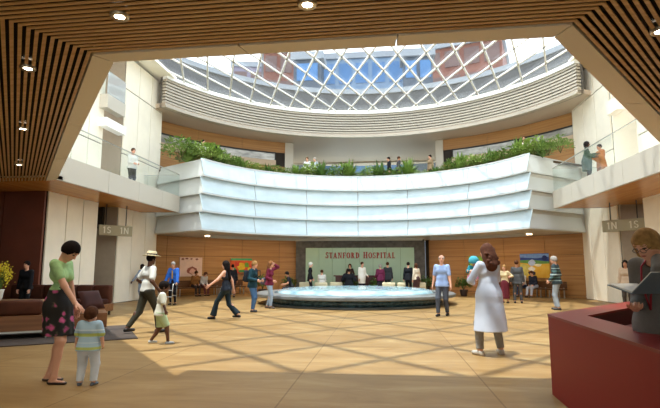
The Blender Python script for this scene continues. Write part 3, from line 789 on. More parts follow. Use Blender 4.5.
def painting(label, a, w_, z0, z1, base, patches):
    x, y = wall_at(a, 11.97)
    t = thing('painting', label, 'painting', (x, y, z0), R(-a))
    h = z1-z0
    MB().box(-w_/2, -.05, 0, w_/2, 0, h).build('canvas', base, t)
    for i, (pts, c) in enumerate(patches):
        mb = MB(); m = mat('paint_'+c, c, .6, var=.15, scale=8)
        q = [((u-.5)*w_, (v)*h) for u, v in pts]; n = len(q); y0 = -.052-.002*i
        mb.add([(p[0], y0, p[1]) for p in q]+[(p[0], -.0495, p[1]) for p in q], [tuple(range(n))]+[(k_, n+k_, n+(k_+1) % n, (k_+1) % n) for k_ in range(n)])
        mb.build('paint_patch', m, t)
def blob(cx, cy, rx, ry, n=12, j=.2): return [(cx+rx*math.cos(2*PI*i/n)*random.uniform(1-j, 1+j), cy+ry*math.sin(2*PI*i/n)*random.uniform(1-j, 1+j)) for i in range(n)]
painting('pale pink abstract painting behind the seated couple', -53, 1.35, 1.0, 2.02, mat('canvas_pink', 'd9b8a6', .6, var=.08, scale=3),
    [(blob(.55, .3, .22, .22), '8a4a38'), (blob(.58, .26, .14, .14), 'd2a08c'), (blob(.12, .9, .06, .06), '8a5a48'), (blob(.3, .93, .07, .04), '7a4a40'), (blob(.5, .92, .05, .05), '9a6a58'), (blob(.75, .9, .06, .05), '8a5a50')])
painting('bright orange, red and green abstract painting near the walking woman', -38.3, 1.3, 1.15, 2.0, mat('canvas_orange', 'd8632a', .6, c2='c0392b', scale=4),
    [(R4(0, .86, 1, 1), '3f9a6a'), (blob(.5, .45, .18, .25), 'd9b32c'), (blob(.3, .6, .1, .15), 'c73a2a'), (blob(.75, .55, .1, .18), '6a9a34'), (blob(.55, .14, .2, .1), '4a8a4a'), (blob(.15, .25, .1, .15), '3f8a50'), (blob(.88, .25, .08, .16), 'c8b02a')])
painting('blue, yellow and white abstract painting behind the man in the striped jumper', 46.3, 1.62, .95, 2.2, mat('canvas_yellow', 'd8a02e', .6, c2='e0b84a', scale=3),
    [(R4(0, .62, 1, 1), '23408f'), ([(0, .98), (1, .98), (1, .86), (.6, .8), (0, .84)], '6f93cf'), ([(0, .62), (0, .72), (.4, .74), (1, .66), (1, .58), (.5, .56)], '5c8f4a'), ([(0, .05), (.25, .1), (.32, .5), (.1, .58), (0, .55)], 'cfc36a'), (blob(.42, .62, .12, .12), 'aebfe0'), (blob(.4, .36, .12, .1), 'e8e4e0'), (blob(.4, .18, .14, .09), '2a2a3a'), (blob(.62, .52, .12, .06), 'e6e0c8'), (blob(.85, .8, .1, .1), '182a6a')])
painting('lime green and yellow painting beside the woman in the white coat', 30.2, .8, .95, 2.1, mat('canvas_green', '8fb83a', .6, c2='6aa84a', scale=3),
    [(blob(.3, .7, .2, .2), 'c9d23f'), (blob(.6, .3, .22, .2), '4a9a48'), (blob(.4, .45, .12, .2), 'd6d84a')])

# ------------------------------------------------------------------ welcome counter and lounge seats behind the fountain
ct = thing('reception_counter', 'dark brown counter under the red lettering behind the fountain', 'counter', (-.55, 28.0, 0))
MB().rbox(-1.35, -.35, 0, 1.35, .35, .98, .01).build('body', mat('counter_wood', '4a2620', .4), ct)
MB().rbox(-1.45, -.42, .98, 1.45, .42, 1.04, .01).build('counter_top', mat('counter_top', '5f322a', .25), ct)
M_seat = mat('cream_fabric', 'd9cda8', .8)
def lounge_chair(label, x, y, rz):
    t = thing('lounge_chair', label, 'chair', (x, y, 0), rz, 'cream lounge chairs by the counter')
    MB().rbox(-.34, -.36, .1, .34, .36, .44, .05).build('seat', M_seat, t, True)
    MB().rbox(-.34, .2, .4, .34, .4, .7, .06).build('backrest', M_seat, t, True)
    for x_ in (-.28, .28):
        for y_ in (-.3, .3): MB().bar((x_, y_, 0), (x_, y_, .11), .05).build('leg', M_frame, t)
for lab, x, y in (('cream lounge chair nearest the green glass wall end, beside the man in black', -3.35, 26.5), ('cream lounge chair holding the person in a white shirt', -2.5, 26.3), ('cream lounge chair just left of the brown counter', -1.75, 26.9),
        ('first cream lounge chair right of the brown counter', 1.05, 26.5), ('second cream lounge chair right of the brown counter', 1.62+.22, 26.5), ('third cream lounge chair right of the counter, beside the standing couple', 2.63, 26.5)):
    lounge_chair(lab, x, y, PI)

# ------------------------------------------------------------------ plants
M_leaf = [mat('leaf_a', '55702e', .6, c2='7f9a45', scale=3), mat('leaf_b', '3d5a26', .6, c2='5f7d38', scale=3), mat('leaf_c', '6f8a3a', .6, c2='9aae55', scale=3)]
M_stem = mat('plant_stem', '5a4a2c', .8)
def foliage(n, rx, rz, leaf, blade=False):
    mb = MB()
    for i in range(n):
        a = random.uniform(0, 2*PI)
        if blade:
            l = random.uniform(.6, 1.1); el = random.uniform(.35, 1.35); pts = []
            for k_ in range(5):
                t = k_/4; r = rx*l*t*math.cos(el)*1.3; z = rz*l*(1.25*t*math.sin(el)-.35*t*t*math.cos(el))
                pts.append(Vector((math.cos(a)*r, math.sin(a)*r, .04+max(.0, z))))
            s_ = Vector((-math.sin(a), math.cos(a), 0))
            wd = [leaf*.25, leaf*.5, leaf*.55, leaf*.4, .004]
            vs = []
            for p, q in zip(pts, wd): vs += [p-s_*q, p+s_*q]
            mb.add(vs, [(2*k_, 2*k_+1, 2*k_+3, 2*k_+2) for k_ in range(4)])
        else:
            u = random.random()**.4; ph = math.acos(random.uniform(-.35, 1))
            p = Vector((rx*u*math.sin(ph)*math.cos(a), rx*u*math.sin(ph)*math.sin(a), rz*.42+rz*.58*u*math.cos(ph)))
            d = Vector((math.cos(a)+random.gauss(0, .5), math.sin(a)+random.gauss(0, .5), random.gauss(.35, .5))).normalized()
            e_ = d.cross(Vector((0, 0, 1))).normalized(); s_ = leaf*random.uniform(.7, 1.25)
            c_ = p+d*s_*.5+Vector((0, 0, .02))
            mb.add([p, c_+e_*s_*.28, p+d*s_, c_-e_*s_*.28], [(0, 1, 2, 3)])
    return mb
def stems(rx, rz):
    mb = MB()
    for i in range(7):
        a = random.uniform(0, 2*PI); mb.tube([(0, 0, 0), (rx*.25*math.cos(a), rx*.25*math.sin(a), rz*.35), (rx*.6*math.cos(a), rx*.6*math.sin(a), rz*.75)], .012, 5)
    return mb
protos = []
for i in range(4):
    t = thing('shrub', 'low green shrub in the planter on top of the curved balcony', 'shrub', (0, 0, 0), 0, 'shrubs in the curved planter')
    blade = i in (1, 3)
    foliage(130 if blade else 420, .62, 1.0 if blade else .95, .11 if blade else .15, blade).build('foliage', M_leaf[i % 3], t, fix=False)
    stems(.5, .8).build('stem', M_stem, t)
    protos.append(t)
used = set(); spots = []
a = -72
while a < 73:
    r = random.uniform(8.5, 9.0)
    h = .78
    if a < -56: h = 1.15
    elif a < -46: h = .8
    elif a < -29: h = .66
    elif a < 16: h = .85+.25*math.sin(a*.55)
    elif a < 30: h = .5
    elif a < 50: h = .95
    elif a < 62: h = 1.15
    else: h = .8
    spots.append((a, r, h*random.uniform(.85, 1.15))); a += random.uniform(2.6, 4.0)
for i, (a, r, h) in enumerate(spots):
    k_ = (i*7+i//3) % 4
    t = protos[k_] if k_ not in used else dup(protos[k_]); used.add(k_)
    x, y = wall_at(a, r); t.location = (x, y, 6.31); t.rotation_euler = (0, 0, random.uniform(0, 6)); s_ = h/1.0; t.scale = (s_*1.05, s_*1.05, s_)
first_pot = None
for (lab, x, y, h) in (('potted green plant on the floor at the dark end of the sign wall', 3.05, 27.0, .95), ('potted green plant before the wood wall behind the man in blue', 4.95, 26.6, .95),
        ('potted green plant between the two women with bags', -5.55, 25.6, 1.05), ('potted green plant before the counter, beside the man in the white coat', -1.05, 27.0, 1.0), ('potted green plant before the counter, beside the person in maroon', .35, 27.0, .85), ('potted green plant just behind the left rim of the fountain, by the seated person', -4.4, 26.9, .95)):
    if first_pot is None:
        t = first_pot = thing('potted_plant', lab, 'plant', (x, y, 0), 0)
        MB().lathe([(0, 0), (.17, 0), (.22, .3), (.24, .34), (.2, .34), (0, .28)], n=20).build('pot', mat('plant_pot', '4a3a32', .5), t, True)
        f_ = foliage(330, .42, .75, .17).build('foliage', M_leaf[1], t, fix=False); f_.location = (0, 0, .26)
        s_ = stems(.3, .6).build('stem', M_stem, t); s_.location = (0, 0, .28)
    else:
        t = dup(first_pot); t.location = (x, y, 0); t['label'] = lab; t.rotation_euler = (0, 0, random.uniform(0, 6))
    t.scale = (h, h, h); t['group'] = 'potted plants in the hall'
# ------------------------------------------------------------------ people: one smooth surface per body or garment
def nrm(v): v = np.asarray(v, float); return v/(np.linalg.norm(v)+1e-12)
class Field:
    def __init__(s, vox): s.vox = vox; s.pr = []
    def add(s, fn, lo, hi, k=.02, op='u'): s.pr.append((fn, np.asarray(lo, float), np.asarray(hi, float), k, op)); return s
    def caps(s, a, b, ra, rb, k=.02, op='u', ax=None, fl=1.):
        """tapered limb from a to b; along ax it is fl times flatter"""
        a = np.asarray(a, float); b = np.asarray(b, float); ba = b-a; L = max(1e-9, ba.dot(ba)); ax_ = None if ax is None else nrm(ax)
        def fn(P):
            w_ = P-a; t = np.clip(w_.dot(ba)/L, 0, 1); q = w_-t[..., None]*ba
            d2 = (q*q).sum(-1)
            if ax_ is not None: c = q.dot(ax_); d2 = d2+(fl*fl-1)*c*c
            d = np.sqrt(d2)-(ra+(rb-ra)*t)
            return d/fl if False else d
        r = max(ra, rb); return s.add(fn, np.minimum(a, b)-r, np.maximum(a, b)+r, k, op)
    def ell(s, c, axes, rad, k=.02, op='u'):
        c = np.asarray(c, float); M = np.array(axes, float); rad = np.asarray(rad, float)
        def fn(P):
            q = (P-c).dot(M.T); k0 = np.sqrt(((q/rad)**2).sum(-1)); k1 = np.sqrt(((q/rad**2)**2).sum(-1))+1e-9
            return k0*(k0-1)/k1
        r = rad.max(); return s.add(fn, c-r, c+r, k, op)
    def mesh(s, cuts=(), disp=None):
        vox = s.vox; U_ = [p for p in s.pr if p[4] == 'u']
        lo = np.min([p[1] for p in U_], 0)-.03-vox*2; hi = np.max([p[2] for p in U_], 0)+.03+vox*2
        n = np.ceil((hi-lo)/vox).astype(int)+1
        D = np.full(n, .3, np.float32)
        gx = [lo[i]+vox*np.arange(n[i]) for i in range(3)]
        for fn, a, b, k, op in s.pr:
            m = .05+k
            i0 = np.clip(np.floor((a-m-lo)/vox).astype(int), 0, n); i1 = np.clip(np.ceil((b+m-lo)/vox).astype(int)+1, 0, n)
            if (i1 <= i0).any(): continue
            P = np.stack(np.meshgrid(*[gx[i][i0[i]:i1[i]] for i in range(3)], indexing='ij'), -1)
            d = fn(P).astype(np.float32); S = (slice(i0[0], i1[0]), slice(i0[1], i1[1]), slice(i0[2], i1[2])); o = D[S]
            if op == 'u':
                h = np.maximum(k-np.abs(o-d), 0)/max(k, 1e-6); D[S] = np.minimum(o, d)-h*h*k*.25
            elif op == 's': D[S] = np.maximum(o, -d)
            else: D[S] = np.maximum(o, d)
        if cuts or disp:
            P = np.stack(np.meshgrid(*gx, indexing='ij'), -1)
            if disp: D = D+disp(P).astype(np.float32)
            for o, nn in cuts: D = np.maximum(D, ((P-np.asarray(o)).dot(nrm(nn))).astype(np.float32))
        D[0] = D[-1] = .3; D[:, 0] = D[:, -1] = .3; D[:, :, 0] = D[:, :, -1] = .3
        return surface_net(D, lo, vox)
def surface_net(D, lo, vox):
    ins = D < 0
    c = np.zeros(tuple(np.array(D.shape)-1), np.int8)
    for i in (0, 1):
        for j in (0, 1):
            for k in (0, 1): c += ins[i:i+c.shape[0], j:j+c.shape[1], k:k+c.shape[2]]
    act = (c > 0) & (c < 8); idx = np.argwhere(act)
    if len(idx) == 0: return np.zeros((0, 3)), np.zeros((0, 4), int)
    num = -np.ones(c.shape, np.int64); num[act] = np.arange(len(idx))
    s_ = np.zeros((len(idx), 3)); w_ = np.zeros(len(idx))
    cor = [(i, j, k) for i in (0, 1) for j in (0, 1) for k in (0, 1)]
    V = {q: D[idx[:, 0]+q[0], idx[:, 1]+q[1], idx[:, 2]+q[2]] for q in cor}
    for q in cor:
        for ax in range(3):
            if q[ax]: continue
            r = list(q); r[ax] = 1; r = tuple(r); a, b = V[q], V[r]
            m = (a < 0) != (b < 0); t = np.where(m, a/np.where(m, a-b, 1), 0)
            p = np.array(q, float)[None].repeat(len(idx), 0); p[:, ax] = t
            s_ += p*m[:, None]; w_ += m
    verts = lo+(idx+s_/w_[:, None])*vox
    quads = []
    for ax in range(3):
        u, v = (ax+1) % 3, (ax+2) % 3
        sl0 = [slice(None)]*3; sl1 = [slice(None)]*3; sl0[ax] = slice(0, -1); sl1[ax] = slice(1, None)
        a, b = ins[tuple(sl0)], ins[tuple(sl1)]
        e = np.argwhere(a != b)
        e = e[(e[:, u] > 0) & (e[:, v] > 0) & (e[:, u] < c.shape[u]) & (e[:, v] < c.shape[v])]
        flip = b[e[:, 0], e[:, 1], e[:, 2]]
        def at(du, dv): q = e.copy(); q[:, u] += du; q[:, v] += dv; return num[q[:, 0], q[:, 1], q[:, 2]]
        q = np.stack([at(-1, -1), at(0, -1), at(0, 0), at(-1, 0)], 1)
        q[flip] = q[flip][:, ::-1]; quads.append(q)
    return verts, np.concatenate(quads)
def relax(v, q, n=1):
    for _ in range(n):
        s_ = np.zeros_like(v); c = np.zeros(len(v))
        for i in range(4):
            a, b = q[:, i], q[:, (i+1) % 4]
            np.add.at(s_, a, v[b]); np.add.at(c, a, 1)
        v = v*.5+(s_/np.maximum(c, 1)[:, None])*.5
    return v
def np_obj(name, v, q, mats, parent, mi=None):
    me = bpy.data.meshes.new(name)
    me.vertices.add(len(v)); me.vertices.foreach_set('co', np.asarray(v, np.float32).ravel())
    me.loops.add(len(q)*4); me.loops.foreach_set('vertex_index', np.asarray(q, np.int32).ravel())
    me.polygons.add(len(q)); me.polygons.foreach_set('loop_start', np.arange(len(q), dtype=np.int32)*4)
    for m in mats: me.materials.append(m)
    if mi is not None: me.polygons.foreach_set('material_index', np.asarray(mi, np.int32))
    me.polygons.foreach_set('use_smooth', np.ones(len(q), bool))
    me.update(calc_edges=True); me.validate()
    o = bpy.data.objects.new(name, me); COL.objects.link(o); o.parent = parent
    return o
def ik(a, t, l1, l2, hint):
    a = np.asarray(a, float); t = np.asarray(t, float); d = t-a; L = np.linalg.norm(d)
    if L > (l1+l2)*.998: t = a+d/L*(l1+l2)*.998; d = t-a; L = np.linalg.norm(d)
    u = d/L; x = (l1*l1-l2*l2+L*L)/(2*L); h = math.sqrt(max(0, l1*l1-x*x))
    hh = np.asarray(hint, float); hh = nrm(hh-u*hh.dot(u))
    return a+u*x+hh*h, t
SKIN = {'light': mat('skin_light', 'd9a285', .55), 'tan': mat('skin_tan', 'b98260', .55), 'dark': mat('skin_dark', '5d3a28', .5)}
M_eye = mat('eye_dark', '2a1c16', .3); M_lip = mat('lip', 'a8574c', .5)
def cloth(name, c, **k): return mat('cloth_'+name, c, .85, spec=.2, **k)
HAIRM = {k: mat('hair_'+k, c, .85, spec=.12, var=.25, scale=30) for k, c in dict(black='1c1512', brown='4a2d1c', auburn='59382a', grey='9a938a', white='cfcac0', blond='a07a4a', chestnut='7d5231').items()}
NEARV, MIDV, FARV = .0075, .0115, .0165

def person(label, x, y, head, h=1.72, z=0., vox=FARV, skin='light', hair='black', style='short', build=1., female=False,
           pose=None, top=None, bottom=None, shoes='2a2320', hat=None, extra=None, group=None, name='person', child=False):
    """head: the way the figure faces, degrees anticlockwise from straight down the hall"""
    root = thing(name, label, 'person', (x, y, z), R(head), group)
    S = h/1.72; p = dict(lean=3, side=0, twist=0, hp=0, hy=0, feet=((-.1, -.02, 0, 0), (.1, .02, 0, 0)), hands=((-.26, .03, .82), (.26, .03, .82)), elbow=(-1, -1), seat=None, knee=None, curl=.5, elb=None)
    p.update(pose or {})
    sh_w = (.148 if female else .166)*build; hipw = .088*build
    if child: sh_w *= .92
    T, K = .43, .41
    f2 = [np.array(q[:3], float) for q in p['feet']]; fy = [R(q[3]) for q in p['feet']]
    lt = p.get('lt', (0, 0))     # heel lift angle per foot
    ank = [np.array([f2[i][0], f2[i][1], f2[i][2]+.085+.0*lt[i]]) for i in (0, 1)]
    if p['seat'] is not None: pel = np.array(p['seat'], float)
    else:
        pz = 9
        for i, sg in ((0, -1), (1, 1)):
            dx = ank[i][0]-sg*hipw-p.get('px', 0); dy = ank[i][1]-p.get('py', 0)
            pz = min(pz, ank[i][2]+math.sqrt(max(.01, (T+K-.012)**2-dx*dx-dy*dy)))
        pel = np.array([p.get('px', 0), p.get('py', 0), pz+.02])
    ln, sd, tw = R(p['lean']), R(p['side']), R(p['twist'])
    up = nrm([math.sin(sd), math.sin(ln), math.cos(ln)*math.cos(sd)])
    rt = nrm([math.cos(tw), math.sin(tw), -math.sin(sd)]); rt = nrm(rt-up*rt.dot(up)); fw = np.cross(up, rt)
    hr = nrm([math.cos(tw*.4), math.sin(tw*.4), 0])
    def W(s_, a=0., b=0.): return pel+up*s_+rt*a+fw*b
    hip = [pel+hr*(-hipw)-np.array([0, 0, .02]), pel+hr*hipw-np.array([0, 0, .02])]
    knee = []; 
    for i in (0, 1):
        kh = np.array([math.sin(-fy[i])*1., math.cos(fy[i]), .0]) if p['knee'] is None else np.array(p['knee'][i], float)
        m, e = ik(hip[i], ank[i], T, K, kh); knee.append(m); ank[i] = e
    toe = [np.array([-math.sin(fy[i]), math.cos(fy[i]), 0]) for i in (0, 1)]
    shd = [W(.485, -sh_w, -.005), W(.485, sh_w, -.005)]
    UA_, FA = .29, .255
    if child: UA_, FA = .25, .21
    elb, wr = [], []
    for i, sg in ((0, -1), (1, 1)):
        hh = (np.array([sg*.25, -1, -.15]) if p['elb'] is None or p['elb'][i] is None else np.array(p['elb'][i], float))
        hh = rt*hh[0]+fw*hh[1]+np.array([0, 0, hh[2]])
        m, e = ik(shd[i], np.array(p['hands'][i], float), UA_, FA, hh); elb.append(m); wr.append(e)
    hp, hy = R(p['hp']), R(p['hy'])
    nb = W(.53, 0, -.008)
    fh = fw*math.cos(hy)-rt*math.sin(hy); hu = up*1.
    hf = nrm(fh*math.cos(hp)-hu*math.sin(hp)); hu = nrm(hu*math.cos(hp)+fh*math.sin(hp)); hrt = np.cross(hf, hu)
    roll = R(p.get('roll', 0)); hrt, hu = hrt*math.cos(roll)+hu*math.sin(roll), hu*math.cos(roll)-hrt*math.sin(roll)
    HS = 1.0 if not child else p.get('hs', 1.45)
    nlen = .055 if not child else .03
    hb = nb+up*nlen*.6+hu*nlen*.5
    hc = hb+hu*.115*HS+hf*.02
    if child: hc = hb+hu*.105*HS+hf*.015
    hax = (hrt, hf, hu)
    b = build
    fem = 1 if female else 0
    def torso(F, g, k=.04):
        wst = .105*b*(1-.1*fem)+g
        cr = (.092 if fem else .103)*b+g; F.caps(W(.36, -.07*b), W(.36, .07*b), cr, cr, k, ax=fw, fl=1.1)
        F.caps(shd[0]+rt*.03-up*.025, shd[1]-rt*.03-up*.025, .057*b+g, .057*b+g, k)
        F.caps(W(.15, -.045*b), W(.15, .045*b), wst, wst, k+.02, ax=fw, fl=1.12)
        if p.get('belly'): F.ell(W(.16, 0, .06), (rt, fw, up), (.13, .1+g, .14), .05)
        if fem: F.ell(W(.335, -.062, .062), (rt, fw, up), (.048+g*.7, .042+g*.7, .052+g*.7), .04); F.ell(W(.335, .062, .062), (rt, fw, up), (.048+g*.7, .042+g*.7, .052+g*.7), .04)
        F.caps(pel-hr*.055*b+up*.0, pel+hr*.055*b+up*.0, .118*b+g, .118*b+g, k+.02, ax=fw, fl=1.08)
    def legs(F, g, k=.03, flare=0., kneeg=None):
        for i in (0, 1):
            F.caps(hip[i], knee[i], .086*b+g, .056*b+g*.9, k)
            F.caps(knee[i], ank[i], .056*b+g*.9, .038*b+g*.9+flare, k)
            if not flare and g < .008: F.ell(knee[i]+(ank[i]-knee[i])*.3-toe[i]*.018, np.eye(3), (.046, .05, .11), .03)
    def arm(F, i, g, k=.025, upto=2.):
        if upto >= 1:
            F.caps(shd[i], elb[i], .05*b+g, .04*b+g, k)
            if upto > 1: F.caps(elb[i], elb[i]+(wr[i]-elb[i])*(upto-1), .041*b+g, (.041+(.029-.041)*(upto-1))*b+g, k)
        else: F.caps(shd[i], shd[i]+(elb[i]-shd[i])*upto, .05*b+g, .044*b+g, k)
    # ---- body
    F = Field(vox)
    torso(F, 0); legs(F, 0)
    F.caps(nb-up*.03, hb+hu*.05, .052*b, .05, .04)
    for i, sg in ((0, -1), (1, 1)):
        arm(F, i, 0)
        F.caps(ank[i], ank[i]-np.array([0, 0, .045])-toe[i]*.02, .036, .036, .02); F.caps(ank[i]-np.array([0, 0, .055])-toe[i]*.035, ank[i]+np.array([0, 0, -.065-lt[i]*.0])+toe[i]*.13, .03, .022, .02)
        # hand: palm, four fingers in two bends, thumb from the side of the palm
        d = nrm(wr[i]-elb[i]) if not p.get('hd') or p['hd'][i] is None else nrm(p['hd'][i])
        pn = np.array(p['pn'][i], float) if p.get('pn') and p['pn'][i] is not None else -rt*sg   # palm normal
        pn = nrm(pn-d*pn.dot(d)); sdv = np.cross(d, pn)     # across the palm
        if sdv.dot(fw)*1. < 0: sdv = -sdv                       # thumb side faces forward
        if p.get('thumb') and p['thumb'][i]: sdv = -sdv
        hsz = 1.0 if not child else .92; fr = max(.0088, vox*.78)
        F.caps(wr[i], wr[i]+d*.04, .026, .028, .02, ax=pn, fl=1.3)
        F.caps(wr[i]+d*.045-sdv*.022, wr[i]+d*.085*hsz-sdv*.024, .021, .018, .015, ax=pn, fl=1.25); F.caps(wr[i]+d*.045+sdv*.02, wr[i]+d*.088*hsz+sdv*.024, .021, .018, .015, ax=pn, fl=1.25)
        cu = p['curl'] if not isinstance(p['curl'], (tuple, list)) else p['curl'][i]
        for j, (o_, L_) in enumerate(((.034, .068), (.011, .078), (-.012, .072), (-.034, .056))):
            a0 = wr[i]+d*.088*hsz+sdv*o_; spr = sdv*o_*.9
            d1 = nrm(d*math.cos(cu*.7)+pn*math.sin(cu*.7)+spr); d2 = nrm(d*math.cos(cu*1.7)+pn*math.sin(cu*1.7)+spr*.6)
            a1 = a0+d1*L_*.55*hsz; F.caps(a0, a1, fr, fr*.95, .006); F.caps(a1, a1+d2*L_*.5*hsz, fr*.95, fr*.82, .006)
        t0 = wr[i]+d*.03+sdv*.024; t1 = t0+nrm(d*.7+sdv*.75+pn*.25)*.042*hsz; t2 = t1+nrm(d+sdv*.25+pn*(.2+cu*.5))*.034*hsz
        F.caps(t0, t1, fr*1.35, fr*1.15, .01); F.caps(t1, t2, fr*1.15, fr*.95, .008)
    hs = HS
    F.ell(hc+hu*.022*hs-hf*.01*hs, hax, (.074*hs, .092*hs, .086*hs), .02)                # skull
    F.ell(hc-hu*.045*hs+hf*.022*hs, hax, (.058*hs, .068*hs, .075*hs), .035)              # face and jaw
    if not child: F.ell(hc-hu*.098+hf*.06, hax, (.026, .022, .02), .025)
    F.caps(hc+hf*.082*hs+hu*.012*hs, hc+hf*.102*hs-hu*.028*hs, .009*hs, .014*hs, .016)     # nose
    F.caps(hc+hf*.07*hs+hu*.03*hs-hrt*.04*hs, hc+hf*.07*hs+hu*.03*hs+hrt*.04*hs, .014*hs, .014*hs, .02)
    F.caps(hc+hf*.074*hs-hu*.062*hs-hrt*.016, hc+hf*.074*hs-hu*.062*hs+hrt*.016, .012, .012, .012)
    for sg in (-1, 1): F.ell(hc+hrt*sg*.076*hs-hf*.012-hu*.012*hs, hax, (.011*hs, .02*hs, .032*hs), .008)
    v, q = F.mesh(); v = relax(v, q, 1)
    cen = v[q].mean(1)-hc
    X_, Y_, Z_ = cen.dot(hrt)/hs, cen.dot(hf)/hs, cen.dot(hu)/hs
    mi = np.zeros(len(q), int)
    front = Y_ > .05
    for sg in (-1, 1):
        e_ = ((X_-sg*.031)/.014)**2+((Z_-.004)/.009)**2 < 1; mi[front & e_] = 1
        e_ = ((X_-sg*.033)/.021)**2+((Z_-.03)/.0055)**2 < 1; mi[front & e_] = 3
    mi[front & (((X_)/.023)**2+((Z_+.062)/.008)**2 < 1)] = 2
    hm = HAIRM[hair] if hair else M_eye
    np_obj('body', v*S, q, [SKIN[skin], M_eye, M_lip, hm], root, mi)
    def emit(nm, F, m, cuts=(), disp=None, rl=1):
        v, q = F.mesh(cuts, disp)
        if len(q): return np_obj(nm, relax(v, q, rl)*S, q, [m], root)
    # ---- clothes
    if bottom:
        k = bottom['kind']
        if k in ('trousers', 'shorts'):
            F = Field(vox); g = bottom.get('g', .012); legs(F, g, flare=bottom.get('flare', 0.))
            F.caps(pel-hr*.055*b, pel+hr*.055*b, .122*b+g*.7, .122*b+g*.7, .05, ax=fw, fl=1.06); F.caps(W(.08, -.045*b), W(.08, .045*b), .103*b+g*.4, .103*b+g*.4, .04, ax=fw, fl=1.1)
            fr_ = bottom.get('len', .97 if k == 'trousers' else -.05)
            # cut each leg across: keep above the hem
            def disp(P):
                d = np.full(P.shape[:3], -1.)
                best = np.full(P.shape[:3], 9.); 
                for i in (0, 1):
                    a, e = (knee[i], ank[i]); w_ = e-a; o_ = a+w_*fr_ if fr_ >= 0 else knee[i]+(hip[i]-knee[i])*(-fr_)
                    nn = nrm(w_) if fr_ >= 0 else nrm(knee[i]-hip[i])
                    m_ = (a+e)/2; dist = np.sqrt(((P-m_)**2).sum(-1)); c_ = (P-o_).dot(nn)
                    d = np.where(dist < best, c_, d); best = np.minimum(best, dist)
                return np.where(d > 0, np.maximum(0, d)+.0, 0)*1.0 if False else np.where(d > 0, 1., 0.)
            emit('trousers' if k == 'trousers' else 'shorts', F, bottom['m'], [(W(.0 if top and top.get('hem', -.03) < -.04 and p['seat'] is None else .12), up)], disp)
        else:
            F = Field(vox); z1 = bottom['z']; mid = (knee[0]+knee[1])/2 if p['seat'] is None else pel
            hem = np.array([mid[0]*.6+pel[0]*.4, mid[1]*.6+pel[1]*.4, z1]); w0 = W(.12)
            r0, r1 = .13*b, bottom.get('r', .2)
            w0 = W(bottom.get('top', .12)); F.caps(w0, pel-up*.03, r0, .188*b, .03, ax=fw, fl=1.12); F.caps(pel-up*.03, hem-np.array([0, 0, .03]), .188*b, r1, .04, ax=fw, fl=1.12)
            am = bottom.get('fold', .006)
            emit('skirt', F, bottom['m'], [((0, 0, z1), (0, 0, -1)), (W(bottom.get('top', .12)+.01), up)], lambda P: am*np.sin(np.arctan2(P[..., 1]-hem[1], P[..., 0]-hem[0])*9)*np.clip((1.0-P[..., 2])*3, 0, 1))
    if top:
        F = Field(vox); g = top.get('g', .014); slv = top.get('sleeve', 1.)
        torso(F, g)
        hemz = top.get('hem', -.03)
        if top.get('coat'):
            z1 = top['coat']; r1 = top.get('r', .24); hem = np.array([pel[0]+top.get('hx', 0), pel[1]-.01+top.get('hy', 0), z1])
            F.caps(W(.2), pel, .14*b+g, .186*b+g, .05, ax=fw, fl=1.15); F.caps(pel, hem-np.array([0, 0, .04]), .186*b+g, r1, .06, ax=fw, fl=1.15)
        elif hemz < -.04:
            F.caps(pel-up*(-hemz)-hr*.058*b, pel-up*(-hemz)+hr*.058*b, .13*b+g, .13*b+g, .05, ax=fw, fl=1.04)
        for i in (0, 1):
            if slv > 0: arm(F, i, g*.95, .022, slv)
        if top.get('collar'): F.caps(nb-up*.02, nb+up*.02, .066, .062, .02)
        cuts = []
        if top.get('coat'): cuts.append(((0, 0, top['coat']), (0, 0, -1)))
        else: cuts.append((W(hemz), -up))
        F.add(lambda P: np.sqrt(((P-(nb+up*.045+fw*(.02+top.get('vneck', 0))))**2).sum(-1))-(.075+top.get('vneck', 0)*.4), nb-.2, nb+.2, .0, 's')
        if slv == 0:
            for i, sg in ((0, -1), (1, 1)):
                F.caps(shd[i]+rt*sg*.035+up*.03, shd[i]+rt*sg*.045-up*.1, .05, .06, 0, 's')
        am = top.get('fold', 0.)
        dsp = (lambda P: am*np.sin(np.arctan2(P[..., 1]-pel[1], P[..., 0]-pel[0])*7+P[..., 2]*4)*np.clip((pel[2]+.15-P[..., 2])*2, 0, 1)) if am else None
        nm = top.get('name', 'coat' if top.get('coat') else 'shirt')
        emit(nm, F, top['m'], cuts, dsp)
        if top.get('over'):        # open jacket or waistcoat over the shirt
            o_ = top['over']; F = Field(vox); g2 = g+.014; torso(F, g2)
            if o_.get('sleeve', 2.) > 0:
                for i in (0, 1): arm(F, i, g2, .035, o_.get('sleeve', 1.95))
            F.caps(pel-up*.05-hr*.058*b, pel-up*.05+hr*.058*b, .128*b+g2, .128*b+g2, .05, ax=fw, fl=1.04)
            F.caps(W(.52, 0, .2), W(-.1, 0, .2), o_.get('gap', .13), .1, 0, 's')
            F.add(lambda P: np.sqrt(((P-(nb+up*.045+fw*.02))**2).sum(-1))-.08, nb-.2, nb+.2, .0, 's')
            if o_.get('sleeve', 2.) == 0:
                for i, sg in ((0, -1), (1, 1)): F.caps(shd[i]+rt*sg*.05+up*.04, shd[i]+rt*sg*.05-up*.1, .06, .065, 0, 's')
            emit(o_.get('name', 'jacket'), F, o_['m'], [(W(o_.get('hem', -.06)), -up)])
        if top.get('tie'):
            mb = MB(); 
            o0, o1 = W(.47, 0, .105+g), W(.14, 0, .125+g)
            mb.bar(o0*S, o1*S, .055*S, .012*S); mb.build('tie', top['tie'], root)
